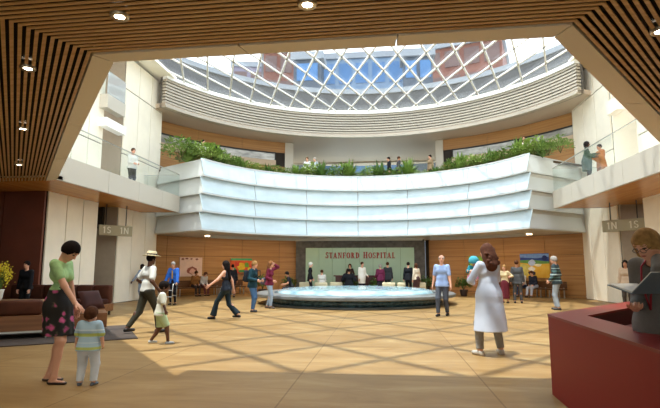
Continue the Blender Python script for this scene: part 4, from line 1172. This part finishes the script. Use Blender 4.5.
    if shoes:
        sm = mat('shoe_'+shoes, shoes, .45)
        for i in (0, 1):
            F = Field(min(vox, .012)); a = ank[i]
            F.caps(a-np.array([0, 0, .045])-toe[i]*.03, a+np.array([0, 0, -.055])+toe[i]*.14, .042, .034, .02); F.caps(a-np.array([0, 0, .055])-toe[i]*.04, a+np.array([0, 0, -.02])-toe[i]*.01, .042, .045, .02)
            v, q = F.mesh([((0, 0, a[2]-.085), (0, 0, -1)), ((0, 0, a[2]-(.055 if p.get('sandal') else .008)), (0, 0, 1))]); np_obj('shoe', relax(v, q)*S, q, [sm], root)
    # ---- hair
    if hair and style != 'none':
        F = Field(min(vox, .012) if vox < FARV else .013); t_ = .014*hs
        F.ell(hc+hu*.026*hs-hf*.014*hs, hax, (.074*hs+t_, .092*hs+t_, .086*hs+t_), .02)
        if style in ('bob', 'long', 'short_full', 'curly'):
            F.ell(hc-hu*.0-hf*.03*hs, hax, (.08*hs+t_, .085*hs+t_, .085*hs+t_), .02)
        if style == 'bob':
            for sg in (-1, 1): F.caps(hc+hrt*sg*.07+hu*.03, hc+hrt*sg*.078-hu*.09+hf*.01, .034, .03, .03)
            F.caps(hc-hf*.06+hu*.02, hc-hf*.07-hu*.09, .06, .055, .03, ax=hf, fl=1.2)
        if style == 'long':
            L_ = p.get('hairlen', .3)
            for sg in (-1, 1): F.caps(hc+hrt*sg*.062+hu*.02-hf*.01, hc+hrt*sg*.075-hu*.13-hf*.03, .036, .036, .03)
            e1 = hc-hf*.075-hu*.1; F.caps(hc-hf*.05, e1, .075, .08, .04, ax=fw, fl=1.35); F.caps(e1, nb-fw*.12-up*(L_-.2), .08, .055, .04, ax=fw, fl=1.5)
        if style == 'curly':
            rs = np.random.RandomState(5)
            e1 = hc-hf*.06-hu*.09; F.caps(hc-hf*.03+hu*.03, e1, .10, .12, .03, ax=hf, fl=1.2); F.caps(e1, nb-fw*.10-up*.05, .12, .10, .04, ax=fw, fl=1.45)
            for i in range(60):
                t = rs.rand(); c = hc-hf*(.03+.07*t)+hu*(.06-.28*t)+hrt*rs.uniform(-1, 1)*(.085+.035*(t > .35)); c = c-hf*.055*rs.rand()
                F.ell(c, hax, (.022+.014*rs.rand(),)*3, .012)
        if style == 'bun': F.ell(hc-hf*.105+hu*.06, hax, (.042, .042, .042), .02)
        # clear the face
        fc = hc+hf*.115*hs-hu*.052*hs
        F.ell(fc, hax, (.068*hs if style in ('bob', 'long', 'curly') else .1*hs, .095*hs, .098*hs), 0, 's')
        cuts = []
        if style in ('short', 'short_full', 'bun'):
            cz = -.055 if style == 'short_full' else -.03
            F.ell(hc+hf*.03*hs-hu*(.11)*hs, hax, (.13*hs, .1*hs, .085*hs), 0, 's')
            cuts = [(hc+hu*(cz-.025)*hs, -(hu*.9-hf*.45))]
        if style == 'fringe_bald':
            F.ell(hc+hu*.09*hs+hf*.02*hs, hax, (.09*hs, .12*hs, .075*hs), 0, 's'); F.ell(hc+hf*.04-hu*.11*hs, hax, (.13, .1, .085), 0, 's'); cuts = [(hc-hu*.06, -(hu*.9-hf*.45))]
        v, q = F.mesh(cuts)
        if len(q): np_obj('hair', relax(v, q)*S, q, [hm], root)
    if hat:
        t = hc+hu*.075*hs; M = Matrix((hrt, hf, hu)).transposed().to_4x4(); M.translation = Vector(t*S)
        o = MB().lathe([(.18, -.012), (.19, -.004), (.18, .002), (.1, .012), (.098, .07), (.085, .1), (.03, .095), (0, .094), (0, .085), (.09, .0)], n=28).build('hat', hat[0], root, True); o.matrix_local = M; o.scale = (S, S*1.12, S)
        MB().lathe([(.104, .012), (.104, .045), (.1, .045), (.1, .012)], n=28).build('hat_band', hat[1], o, True)
    root['_k'] = 0; del root['_k']
    J = dict(root=root, S=S, wr=[w_*S for w_ in wr], elb=[w_*S for w_ in elb], shd=[w_*S for w_ in shd], hc=hc*S, W=lambda *a: W(*a)*S, fw=fw, rt=rt, up=up, hf=hf, hu=hu, hrt=hrt, pel=pel*S, ank=[a*S for a in ank])
    return J
def to_world(J, q):
    r = J['root']; a = r.rotation_euler.z; c, s_ = math.cos(a), math.sin(a)
    return Vector((r.location.x+q[0]*c-q[1]*s_, r.location.y+q[0]*s_+q[1]*c, r.location.z+q[2]))
# ------------------------------------------------------------------ special fabrics
def band_mat(name, base, bands):
    """bands: (z_low, z_high, colour) in object height"""
    m = bpy.data.materials.new(name); m.use_nodes = True; nt = m.node_tree; b = nt.nodes['Principled BSDF']; b.inputs['Roughness'].default_value = .85
    tc = nt.nodes.new('ShaderNodeTexCoord'); sp = nt.nodes.new('ShaderNodeSeparateXYZ'); nt.links.new(tc.outputs['Object'], sp.inputs[0])
    rp = nt.nodes.new('ShaderNodeValToRGB'); rp.color_ramp.interpolation = 'CONSTANT'
    mr = nt.nodes.new('ShaderNodeMath'); mr.operation = 'MULTIPLY'; mr.inputs[1].default_value = .5; nt.links.new(sp.outputs['Z'], mr.inputs[0]); nt.links.new(mr.outputs[0], rp.inputs[0])
    e = rp.color_ramp.elements; e[0].position = 0; e[0].color = (*lin(base), 1); e[1].position = .999; e[1].color = (*lin(base), 1)
    for lo, hi, c in bands:
        a = e.new(lo*.5); a.color = (*lin(c), 1); a = e.new(hi*.5); a.color = (*lin(base), 1)
    nt.links.new(rp.outputs[0], b.inputs['Base Color']); return m
def floral():
    m = bpy.data.materials.new('floral_cloth'); m.use_nodes = True; nt = m.node_tree; b = nt.nodes['Principled BSDF']; b.inputs['Roughness'].default_value = .8
    tc = nt.nodes.new('ShaderNodeTexCoord'); n = nt.nodes.new('ShaderNodeTexNoise'); n.inputs['Scale'].default_value = 14; nt.links.new(tc.outputs['Object'], n.inputs['Vector'])
    ad = nt.nodes.new('ShaderNodeMix'); ad.data_type = 'RGBA'; ad.inputs['Factor'].default_value = .06; nt.links.new(tc.outputs['Object'], ad.inputs['A']); nt.links.new(n.outputs['Color'], ad.inputs['B'])
    v = nt.nodes.new('ShaderNodeTexVoronoi'); v.inputs['Scale'].default_value = 9.5; nt.links.new(ad.outputs['Result'], v.inputs['Vector'])
    r1 = nt.nodes.new('ShaderNodeValToRGB'); e = r1.color_ramp.elements; e[0].position = .0; e[0].color = (*lin('d96a9a'), 1); e[1].position = .46; e[1].color = (*lin('17130f'), 1)
    x = e.new(.28); x.color = (*lin('b8487e'), 1); x = e.new(.38); x.color = (*lin('3c3a2a'), 1)
    nt.links.new(v.outputs['Distance'], r1.inputs[0])
    sp = nt.nodes.new('ShaderNodeSeparateColor'); nt.links.new(v.outputs['Color'], sp.inputs[0])
    cmp_ = nt.nodes.new('ShaderNodeMath'); cmp_.operation = 'GREATER_THAN'; cmp_.inputs[1].default_value = .12; nt.links.new(sp.outputs[0], cmp_.inputs[0])
    mx = nt.nodes.new('ShaderNodeMix'); mx.data_type = 'RGBA'; mx.inputs['A'].default_value = (*lin('17130f'), 1); nt.links.new(cmp_.outputs[0], mx.inputs['Factor']); nt.links.new(r1.outputs[0], mx.inputs['B'])
    nt.links.new(mx.outputs['Result'], b.inputs['Base Color']); return m
TR = lambda c, **k: dict(kind='trousers', m=cloth(c, c), **k)
WALK = lambda st, w_=.08: ((-w_, -st/2, .0, 0), (w_, st/2, 0, 0))

# 1 woman in green with the toddler
W1 = person('woman in a green blouse and black floral skirt, bowing with a hand on the toddler', -3.42, 6.08, -86, 1.83, build=.93, vox=NEARV, skin='light', hair='black', style='short_full', female=True,
    pose=dict(sandal=True, lean=1, hp=46, hy=-4, feet=((-.08, -.1, 0, 4), (.09, .06, 0, -8)), hands=((-.22, .1, .82), (.14, .34, .86)), elb=((-.3, -1, 0), (.35, -1, 0)), curl=(.5, .12), pn=(None, (0, -.25, -1)), hd=(None, (-.05, .75, -.65))),
    top=dict(m=cloth('mint', 'a3c88c', var=.1, scale=18), sleeve=.6, g=.014, hem=.17, name='blouse', fold=.004), bottom=dict(kind='skirt', m=floral(), z=.56, r=.19, fold=.006, top=.2), shoes='3a2c26')
# 2 toddler
T2 = person('toddler in a pale blue striped shirt and white trousers, seen from behind', -2.90, 5.97, 6, .90, vox=.0125, skin='light', hair='brown', style='short_full', child=True, build=1.32,
    pose=dict(hs=1.6, lean=2, hp=8, hy=-12, feet=((-.16, 0, 0, 14), (.15, .03, 0, -14)), hands=((-.36, .05, .80), (.38, .04, .78)), curl=.6, elb=((-1, -.3, 0), (1, -.3, 0))),
    top=dict(m=band_mat('toddler_stripes', 'abc6d6', [(.445, .475, 'b9c46a'), (.595, .635, 'b9c46a'), (.52, .53, 'd5dfe4'), (.67, .68, 'd5dfe4')]), sleeve=.9, g=.04, hem=-.12), bottom=TR('d3d9e0', g=.035), shoes='5f6670')
# 3 man in the straw hat, 4 boy
man3 = person('man in a straw hat, white shirt and dark trousers walking beside the boy', -4.55, 10.79, -38, 1.78, vox=MIDV, skin='dark', hair='black', style='short',
    pose=dict(lean=4, hy=10, feet=((-.1, -.36, .05, 0), (.1, .24, 0, 0)), hands=((-.27, .1, .98), (.3, .12, .92)), curl=.9),
    top=dict(m=cloth('white_shirt', 'dcd9cf'), sleeve=.75, g=.024, hem=-.02), bottom=TR('3d3a2e', g=.018), shoes='231d19', hat=(mat('straw', 'd8c69a', .8, var=.08, scale=40), mat('hat_band', '3a2c22', .7)))
person('boy in a white shirt and pale green shorts walking beside the man in the hat', -3.52, 9.29, -66, 1.16, vox=MIDV, skin='dark', hair='black', style='short', child=True, build=1.12,
    pose=dict(lean=5, hp=6, feet=((-.1, -.22, .02, 0), (.1, .24, 0, 0)), hands=((-.28, -.12, .84), (.3, .16, .86)), curl=.7),
    top=dict(m=cloth('boy_white', 'd9d6c4'), sleeve=.9, g=.034, hem=-.1), bottom=dict(kind='shorts', m=cloth('pale_green', 'b9cda0'), g=.04, len=-.02), shoes='b9bcbc')
# 5 man with the walking frame
J5 = person('older man in a blue jacket and tan tie standing behind a walking frame', -7.53, 19.0, 176, 1.68, skin='light', hair='grey', style='short',
    pose=dict(lean=6, hp=14, feet=((-.1, 0, 0, 6), (.1, 0, 0, -6)), hands=((-.27, .26, .86), (.27, .26, .86)), curl=1.1),
    top=dict(m=cloth('cream_shirt', 'd8cfb4'), sleeve=1.7, g=.012, tie=mat('tie_tan', 'b58d4a', .6), over=dict(m=cloth('blue_jacket', '2f62b5'), gap=.085)), bottom=TR('1d1b1f', g=.014), shoes='191614')
wf_ = thing('walking_frame', 'light metal walking frame in front of the man in blue', 'walking frame', (-7.53, 18.68, 0), R(176))
for s_ in (-1, 1):
    mb = MB(); mb.tube([(.29*s_, -.02, .0), (.28*s_, -.0, .62), (.27*s_, 0, .82), (.27*s_, .1, .86), (.28*s_, .3, .84), (.29*s_, .36, .62), (.3*s_, .4, 0)], .014, 8); mb.bar((.285*s_, 0, .4), (.295*s_, .37, .4), .02); mb.build('side_frame', M_steel, wf_, True)
mb = MB(); mb.tube([(-.29, .37, .6), (.29, .37, .6)], .012); mb.tube([(-.295, .385, .35), (.295, .385, .35)], .012); mb.build('crossbar', M_steel, wf_, True)
# 6, 7, 8 left side figures
person('woman in a blue grey suit standing before the cream pier', -9.85, 20.95, 70, 1.6, skin='dark', hair='black', style='bob', female=True,
    pose=dict(feet=((-.1, -.1, 0, 0), (.1, .12, 0, 0)), hands=((-.42, .2, .92), (.25, .02, .84))),
    top=dict(m=cloth('bluegrey', '8894a3'), sleeve=1.95, g=.016, hem=-.1, name='jacket'), bottom=TR('8894a3', g=.02), shoes='3a3634')
person('person in a dark waistcoat and white shirt leaning at the lift lobby', -11.2, 19.1, -62, 1.6, skin='tan', hair='black', style='short_full',
    pose=dict(lean=-6, feet=((-.02, .18, 0, 0), (.12, .02, 0, 0)), hands=((-.2, .1, 1.0), (.28, -.02, .86))),
    top=dict(m=cloth('white_shirt', 'dcd9cf'), sleeve=1.9, g=.012, over=dict(m=cloth('waistcoat', '3b2626'), sleeve=0, gap=.05, hem=.0, name='waistcoat')), bottom=TR('3a3640', g=.012), shoes='1f1a18')
person('man in a black suit standing before the maroon wall by the settee', -9.79, 13.72, 178, 1.63, skin='light', hair='black', style='short',
    pose=dict(hands=((-.2, .1, .84), (.2, .1, .84))),
    top=dict(m=cloth('white_shirt', 'dcd9cf'), sleeve=1.7, g=.01, over=dict(m=cloth('black_suit', '17181c'), gap=.07)), bottom=TR('17181c', g=.012), shoes='120f0e')
# 9 couple on the bench below the pink painting
def sitter(label, a, r, hgt, **k):
    x, y = wall_at(a, r); hd = 180-a
    S = hgt/1.72
    ps = dict(seat=(0, 0, .45/S+.11), feet=((-.1, .42, 0, 5), (.1, .44, 0, -5)), hands=((-.12, .30, .62), (.12, .3, .62)), lean=8, hp=8); ps.update(k.pop('pose', {}))
    return person(label, x, y, hd, hgt, pose=ps, **k)
sitter('person in an orange brown top seated at the near end under the pink painting', -54.4, 11.18, 1.66, skin='tan', hair='brown', style='short_full', top=dict(m=cloth('ochre', '8a5a2c'), sleeve=1.9, g=.02, hem=-.08), bottom=TR('3a2c24'), pose=dict(lean=18))
sitter('person in a grey white top leaning forward on the bench under the pink painting', -51.6, 11.18, 1.6, skin='light', hair='auburn', style='bob', female=True, top=dict(m=cloth('pale_grey', 'c4bcb4'), sleeve=1.9, g=.02, hem=-.08), bottom=TR('6b3a34'), pose=dict(lean=22, hp=15))
# 10 .. 13 around the fountain front
person('woman in a black vest top and flared dark jeans striding left', -3.74, 13.95, 88, 1.70, vox=MIDV, skin='light', hair='black', style='long', female=True,
    pose=dict(lean=2, feet=((-.08, .34, 0, 0), (.08, -.36, .04, 0)), hands=((-.33, .36, .98), (.26, -.14, .84)), hairlen=.42, elb=((-.5, -1, -.3), None)),
    top=dict(m=cloth('charcoal_vest', '252a33'), sleeve=0, g=.012, hem=-.05, name='vest_top'), bottom=TR('1f2b30', g=.01, flare=.05), shoes='1c1a1a')
person('person in dark clothes standing by the wall behind the striding woman', -6.78, 24.3, 20, 1.6, skin='tan', hair='black', style='short', top=dict(m=cloth('near_black', '1f1d20'), sleeve=1.9, g=.02, hem=-.08), bottom=TR('26232a'), shoes='191614')
J12 = person('blond person in a dark teal jacket and jeans with a backpack', -3.57, 16.23, -100, 1.66, vox=.014, skin='light', hair='blond', style='short_full',
    pose=dict(hp=10, feet=((-.1, -.02, 0, 0), (.1, .06, 0, 0)), hands=((-.2, .22, 1.08), (.2, .24, 1.08))),
    top=dict(m=cloth('dark_teal', '1d3c46'), sleeve=1.95, g=.03, hem=-.1, name='jacket'), bottom=TR('46668c', g=.018), shoes='3b3a3c')
def pack(label, J, c, s0=1., back=.2, up=.28, side=0., w_=.15, d_=.1, h_=.2, nm='backpack', cat='bag', strap=True):
    q = J['pel']*0; pos = J['W'](up, side, -back)
    r = J['root']; wp = to_world(J, pos)
    t = thing(nm, label, cat, wp, r.rotation_euler.z)
    MB().rbox(-w_, -d_, -h_, w_, d_, h_, .06).build('bag_body', c, t, True)
    MB().rbox(-w_*.75, -d_-.05, -h_*.8, w_*.75, -d_+.02, .0, .03).build('front_pocket', c, t, True)
    if strap:
        for s_ in (-1, 1): MB().tube([(w_*.55*s_, d_-.01, h_*.8), (w_*.6*s_, d_+.08, h_*1.05), (w_*.7*s_, d_+.30, h_*.9), (w_*.75*s_, d_+.31, h_*.1), (w_*.8*s_, d_+.02, -h_*.7)], .018, 6).build('strap', c, t, True)
    return t
pack('dark backpack worn by the blond person in teal', J12, cloth('pack_dark', '22262e'))
J13 = person('woman in a maroon top and faded jeans with a hand to her long hair', -3.35, 17.75, -100, 1.68, vox=.014, skin='light', hair='chestnut', style='long', female=True,
    pose=dict(hp=0, feet=((-.08, -.12, 0, 0), (.09, .1, 0, 0)), hands=((-.12, .14, 1.62), (.2, .22, 1.02)), elb=((-1, .4, -.2), None), hairlen=.34),
    top=dict(m=cloth('maroon_top', '6e2238'), sleeve=1.9, g=.018, hem=-.08), bottom=TR('9db0c4', g=.012), shoes='5a4a40')
pack('grey shoulder bag at the back of the woman in maroon', J13, cloth('bag_grey', '5a5660'), back=.21, up=.06, w_=.14, d_=.07, h_=.13, nm='shoulder_bag', strap=False)
# 14 seated on the far side of the fountain rim
S_ = 1.62/1.72
person('person in black seated on the far left rim of the fountain', -3.62, 23.55, 100, 1.62, skin='tan', hair='black', style='short_full',
    pose=dict(seat=(0, 0, .455/S_+.105), feet=((-.1, .36, .0, 0), (.1, .4, .0, 0)), hands=((-.2, .42, .72), (.15, .3, .68)), lean=20),
    top=dict(m=cloth('near_black', '1f1d20'), sleeve=.6, g=.02, hem=-.06), bottom=TR('26232a'), shoes='191614')
# 15 .. counter group
person('man in a black suit standing at the end of the green glass wall', -3.04, 25.6, -80, 1.72, skin='light', hair='white', style='short_full',
    pose=dict(hands=((-.2, .15, .9), (.25, .02, .85))), top=dict(m=cloth('black_suit', '17181c'), sleeve=1.95, g=.022, hem=-.16, name='jacket'), bottom=TR('17181c'), shoes='120f0e')
def seated_at(label, x, y, hd, **k):
    hgt = k.pop('hgt', 1.68); S = hgt/1.72
    ps = dict(seat=(0, 0, .45/S+.115), feet=((-.1, .44, 0, 4), (.1, .46, 0, -4)), hands=((-.14, .32, .66), (.14, .32, .66)), lean=4, hp=6); ps.update(k.pop('pose', {}))
    return person(label, x, y, hd, hgt, pose=ps, **k)
seated_at('person in a white shirt seated in a cream lounge chair', -2.5, 26.28, 0, skin='light', hair='brown', style='short', top=dict(m=cloth('white_shirt', 'dcd9cf'), sleeve=1.6, g=.02), bottom=TR('4a4640'))
# a stool for the broad man in black
st = thing('stool', 'dark stool under the broad man in black at the counter', 'stool', (-1.05, 26.35, 0))
MB().lathe([(0, .41), (.22, .41), (.24, .43), (.24, .45), (0, .45)], n=20).build('seat', M_leather, st, True)
for i in range(4): MB().bar((.17*math.cos(i*PI/2+.8), .17*math.sin(i*PI/2+.8), .41), (.2*math.cos(i*PI/2+.8), .2*math.sin(i*PI/2+.8), 0), .03).build('leg', M_frame, st)
seated_at('broad man in black seated with his back to the fountain at the counter', -1.05, 26.35, 0, hgt=1.78, build=1.28, skin='tan', hair='black', style='short', top=dict(m=cloth('black_knit', '1a1c20'), sleeve=1.9, g=.03, hem=-.08), bottom=TR('1d1d22'), pose=dict(hands=((-.3, .22, .75), (.3, .22, .75))))
person('receptionist in dark clothes standing behind the brown counter', -1.15, 28.72, 176, 1.66, skin='light', hair='brown', style='bob', female=True, pose=dict(hands=((-.2, .22, 1.08), (.2, .22, 1.08))), top=dict(m=cloth('dark_brown', '3b2a26'), sleeve=1.9, g=.015, hem=-.1), bottom=TR('26232a'))
person('man in a long white coat standing at the brown counter', -.38, 26.75, -140, 1.74, skin='light', hair='brown', style='short', pose=dict(hands=((-.2, .24, 1.02), (.24, .08, .86))), top=dict(m=cloth('coat_cream', 'e6e0d2'), sleeve=1.95, g=.02, coat=.62, r=.2), bottom=TR('2c2b33'), shoes='191614')
person('person in a magenta maroon top with grey hair at the brown counter', .62, 26.6, 15, 1.62, skin='light', hair='grey', style='short_full', female=True, build=1.1, pose=dict(hands=((-.22, .2, 1.0), (.25, .1, .86))), top=dict(m=cloth('magenta', '6e2a48'), sleeve=1.9, g=.022, hem=-.12), bottom=TR('3a3440'))
person('man in dark grey standing close beside the person in magenta', 1.02, 27.3, 10, 1.74, skin='light', hair='brown', style='short', top=dict(m=cloth('dark_grey', '3e4145'), sleeve=1.95, g=.022, hem=-.14, name='jacket'), bottom=TR('34363a'))
person('person in black standing with a pale companion beside the last lounge chair', 2.05, 25.75, -20, 1.72, skin='light', hair='black', style='short', top=dict(m=cloth('black_suit', '17181c'), sleeve=1.95, g=.02, hem=-.12, name='jacket'), bottom=TR('17181c'), shoes='120f0e')
person('person in a cream top and dark skirt beside the person in black', 2.47, 25.7, 40, 1.66, skin='light', hair='brown', style='bob', female=True, top=dict(m=cloth('cream_top', 'd9c9b0'), sleeve=1.9, g=.02, hem=-.06), bottom=dict(kind='skirt', m=cloth('dark_skirt', '4b3430'), z=.5, r=.18))
# 17 man in blue
person('balding man in a light blue short sleeved shirt and grey trousers walking forward', 2.58, 15.52, 158, 1.83, vox=MIDV, skin='light', hair='grey', style='fringe_bald',
    pose=dict(lean=1, feet=((-.1, -.1, .01, 6), (.1, .14, 0, -4)), hands=((-.27, .08, .83), (.29, -.02, .84)), hy=12),
    top=dict(m=cloth('sky_blue', '93aad2'), sleeve=.8, g=.017, hem=-.09, collar=True), bottom=TR('4b4f58', g=.018), shoes='1f1c1b')
# 18 doctor and baby
D18 = person('woman with long curly hair in a white coat, seen from behind holding a baby', 2.58, 8.74, 22, 1.83, vox=NEARV, skin='light', hair='auburn', style='curly', female=True,
    pose=dict(lean=0, hp=4, hy=18, feet=((-.20, .0, 0, 12), (.19, .02, 0, -16)), hands=((-.12, .27, 1.12), (.06, .30, 1.22)), elb=((-.9, -.5, -.5), (1, -.5, -.6)), curl=.8, hairlen=.40),
    top=dict(m=cloth('lab_white', 'c9d0de'), sleeve=1.9, g=.016, coat=.38, r=.27, hx=-.03, hy=-.05, fold=.010, collar=True), bottom=TR('8f8c86', g=.022), shoes='b8b1a6')
Bx, By = 2.40, 9.0
bb = person('baby in a teal suit and cap held by the woman in the white coat', Bx, By, 150, .62, z=1.18, vox=.0155, skin='light', hair=None, style='none', child=True, build=1.35,
    pose=dict(seat=(0, 0, .3), feet=((-.2, .3, .12, 10), (.2, .3, .12, -10)), hands=((-.2, .3, .55), (.22, .34, .6)), hp=6, hy=20, lean=4), top=dict(m=cloth('teal', '2f8794'), sleeve=1.9, g=.04), bottom=TR('d88aa4', g=.04), shoes=None)
cp = MB().lathe([(0, .14), (.07, .125), (.115, .07), (.128, .0), (.12, -.03), (.115, .0), (.06, .11), (0, .12)], n=24).build('cap', cloth('teal_cap', '4aa0ac'), bb['root'], True)
cp.matrix_local = Matrix.Translation(Vector(bb['hc'])+Vector(bb['hu'])*.02) @ Matrix(((*bb['hrt'],), (*bb['hf'],), (*bb['hu'],))).transposed().to_4x4(); cp.scale = (.72, .8, .72)
# 19, 20, 21 right side figures
person('woman in a beige top and long maroon skirt before the wood wall', 5.85, 21.5, 150, 1.55, skin='light', hair='blond', style='short_full', female=True, pose=dict(hands=((-.3, .15, 1.2), (.3, .1, .9))), top=dict(m=cloth('beige_top', 'cdb78c'), sleeve=1.7, g=.018, hem=-.02), bottom=dict(kind='skirt', m=cloth('maroon_skirt', '5e2028'), z=.2, r=.2), shoes='2a1c1a')
person('man in a dark grey suit standing with his back turned beside the woman in maroon', 6.36, 21.5, -10, 1.74, skin='tan', hair='brown', style='short', pose=dict(feet=((-.13, 0, 0, 4), (.13, 0, 0, -6))), top=dict(m=cloth('slate_suit', '4c4c4c'), sleeve=1.95, g=.024, hem=-.16, name='jacket'), bottom=TR('504e4c', g=.018), shoes='1c1816')
sitter('woman in a white top seated on the bench under the blue painting', 45.0, 11.18, 1.62, skin='light', hair='brown', style='bob', female=True, top=dict(m=cloth('white_top', 'e4e2e0'), sleeve=1.4, g=.02), bottom=TR('3a4560'), pose=dict(lean=4))
sitter('person in pale grey trousers seated beside the striped jumper, under the painting', 48.2, 11.18, 1.66, skin='light', hair='brown', style='short', top=dict(m=cloth('dark_navy', '2c303e'), sleeve=1.9, g=.02), bottom=TR('b9bcc6', g=.02), pose=dict(lean=16, feet=((-.1, .5, 0, 5), (.12, .55, 0, -5))))
sitter('person in brown seated at the near end of the bench by the green painting', 40.3, 11.18, 1.6, skin='tan', hair='black', style='short_full', top=dict(m=cloth('rust', '7a4a34'), sleeve=1.9, g=.02), bottom=TR('3c2a28'), pose=dict(lean=14))
person('grey haired man in a green striped jumper and pale jeans standing before the wood wall', 6.82, 18.14, 58, 1.84, vox=MIDV, skin='light', hair='grey', style='short_full',
    pose=dict(lean=3, hp=6, feet=((-.12, -.05, 0, 8), (.12, .08, 0, -8)), hands=((-.22, .16, .95), (.24, .12, .94)), belly=True),
    top=dict(m=band_mat('jumper_stripes', '27373a', [(1.0, 1.03, '8fa09a'), (1.1, 1.14, '4c6a66'), (1.2, 1.235, '9aa8a0'), (1.31, 1.36, '4c6a66'), (1.42, 1.445, '8fa09a')]), sleeve=1.9, g=.03, hem=-.1, name='jumper'), bottom=TR('9aa2a8', g=.024), shoes='2c2724')
person('woman in a beige blouse standing by the right lift lobby', 9.3, 18.5, 150, 1.7, skin='tan', hair='black', style='long', female=True, top=dict(m=cloth('beige_blouse', 'c2a88c'), sleeve=1.9, g=.016, hem=-.1), bottom=TR('4a4038'))
# 23 woman reading at the red desk
K23 = person('woman in a grey dress with a red lanyard reading behind the red desk', 3.15, 4.54, 128, 1.79, vox=NEARV, skin='light', hair='blond', style='bob', female=True,
    pose=dict(lean=13, side=-4, hp=22, hy=-6, roll=-6, feet=((-.1, 0, 0, 5), (.1, 0, 0, -5)), hands=((-.10, .21, 1.52), (.02, .36, 1.08)), elb=((-.7, .15, -1), (.35, -.9, -.9)), curl=(.95, .35), hd=((.35, -.1, .9), (-.5, .8, .15)), pn=(None, (0, .15, 1))),
    top=dict(m=cloth('grey_dress', '6b6660', var=.06, scale=60), sleeve=1.55, g=.018, coat=.45, r=.22, name='dress', vneck=.02, fold=.006), shoes='2a2320')
mb = MB(); W = K23['W']; rt_ = K23['rt']
for s_ in (-1, 1):
    pts = [W(.545, .062*s_, .0), W(.50, .062*s_, .10), W(.40, .045*s_, .150), W(.28, .018*s_, .168), W(.17, .0, .158)]
    mb.tube([Vector(p_) for p_ in pts], .0085, 6)
mb.build('lanyard', mat('lanyard_red', 'a3202c', .5), K23['root'], True)
hc, hf, hu, hr_ = [np.array(K23[k]) for k in ('hc', 'hf', 'hu', 'hrt')]
mb = MB()
for s_ in (-1, 1):
    c = hc+hf*.108+hr_*.033*s_-hu*.004; mb.tube([Vector(c+(hr_*math.cos(t)*.025+hu*math.sin(t)*.018)) for t in [2*PI*i/14 for i in range(15)]], .0026, 5)
    mb.tube([Vector(c+hr_*.025*s_), Vector(hc+hf*.02+hr_*.082*s_)], .0026, 5)
mb.tube([Vector(hc+hf*.112-hr_*.008), Vector(hc+hf*.112+hr_*.008)], .0026, 5); mb.build('glasses', mat('glasses_dark', '3a2a20', .3), K23['root'], True)
# the open folder she holds
bk_ = thing('book', 'large open book with slate blue covers held by the woman at the desk', 'book', (2.92, 4.24, 1.245), R(110))
M_cov = mat('book_cover', '66757f', .45); M_page = mat('book_page', 'e9e6dc', .8)
def leaf(side, ang, w_, L_):
    mb = MB(); a = R(ang); dx, dz = math.cos(a)*side, math.sin(a); nx, nz = -math.sin(a)*side, math.cos(a)
    def plate_(mb, u0, u1, v0, v1, t0, t1):
        P = [(u, v, t) for t in (t0, t1) for (u, v) in ((u0, v0), (u1, v0), (u1, v1), (u0, v1))]
        mb.add([(dx*u+nx*t, v, dz*u+nz*t) for u, v, t in P], [(0, 1, 2, 3), (4, 5, 6, 7), (0, 1, 5, 4), (1, 2, 6, 5), (2, 3, 7, 6), (3, 0, 4, 7)])
    plate_(mb, 0, w_, -L_/2, L_/2, 0, .006); mb.build('cover', M_cov, bk_)
    mb = MB(); plate_(mb, .004, w_-.008, -L_/2+.008, L_/2-.008, .0065, .018); mb.build('pages', M_page, bk_)
leaf(-1, 40, .26, .36); leaf(1, 14, .25, .36)
# 24 people on the balconies
person('man in a white shirt standing on the left balcony behind the glass', -9.55, 19.0, -120, 1.70, z=4.68, vox=.014, skin='light', hair='brown', style='short', pose=dict(hands=((-.1, .3, 1.05), (.12, .3, 1.05))), top=dict(m=cloth('white_shirt', 'dcd9cf'), sleeve=1.9, g=.022, hem=-.06), bottom=TR('3a3431', g=.014))
person('woman in a dark green jacket talking on the right balcony', 8.80, 19.88, -112, 1.70, z=4.68, vox=.014, skin='dark', hair='black', style='bob', female=True, pose=dict(hands=((-.25, .3, 1.15), (.12, .34, 1.18))), top=dict(m=cloth('dark_green', '34423a'), sleeve=1.95, g=.022, coat=.55, r=.2), bottom=TR('26262a'))
person('person in an orange brown shirt talking on the right balcony', 9.5, 20.24, 95, 1.66, z=4.68, vox=.014, skin='tan', hair='black', style='short', build=1.15, pose=dict(hands=((-.16, .3, 1.25), (.14, .3, 1.22))), top=dict(m=cloth('orange_brown', 'a5683a'), sleeve=1.8, g=.03, hem=-.16), bottom=TR('8a5a34', g=.02))
def up(label, x, y, hd, c, b_, **k):
    person(label, x, y, hd, 1.64, z=6.2, top=dict(m=cloth(c, c), sleeve=1.9, g=.02, hem=-.1), bottom=TR(b_), **k)
up('person in white looking out over the shrubs near the left ribbon window', -8.2, 23.3, -120, 'dedad2', '3a3634', hair='black')
up('first person in pale grey behind the shrubs at the left of the bright opening', -3.55, 27.75, 170, 'c9c6c4', '8a8a8c', hair='brown')
up('second person in blue grey beside the one in pale grey behind the shrubs', -3.1, 27.9, 140, 'a9b0ba', '5a5d66', hair='grey')
up('person in black at the right of the bright opening, nearest the shrubs', 1.2, 28.2, 100, '1f1f24', '26262c', hair='black')
up('person in dark grey facing the one in black behind the shrubs', 1.72, 28.1, -80, '4a4648', '2c2a2e', hair='brown', skin='tan')
up('person in tan by the pale return wall at the right of the opening', 3.55, 27.9, 120, '8a7458', '4a4038', hair='black')
up('person in pale pink behind the tall right hand shrubs', 7.75, 24.4, 160, 'd8bfb8', '6a6462', hair='brown')
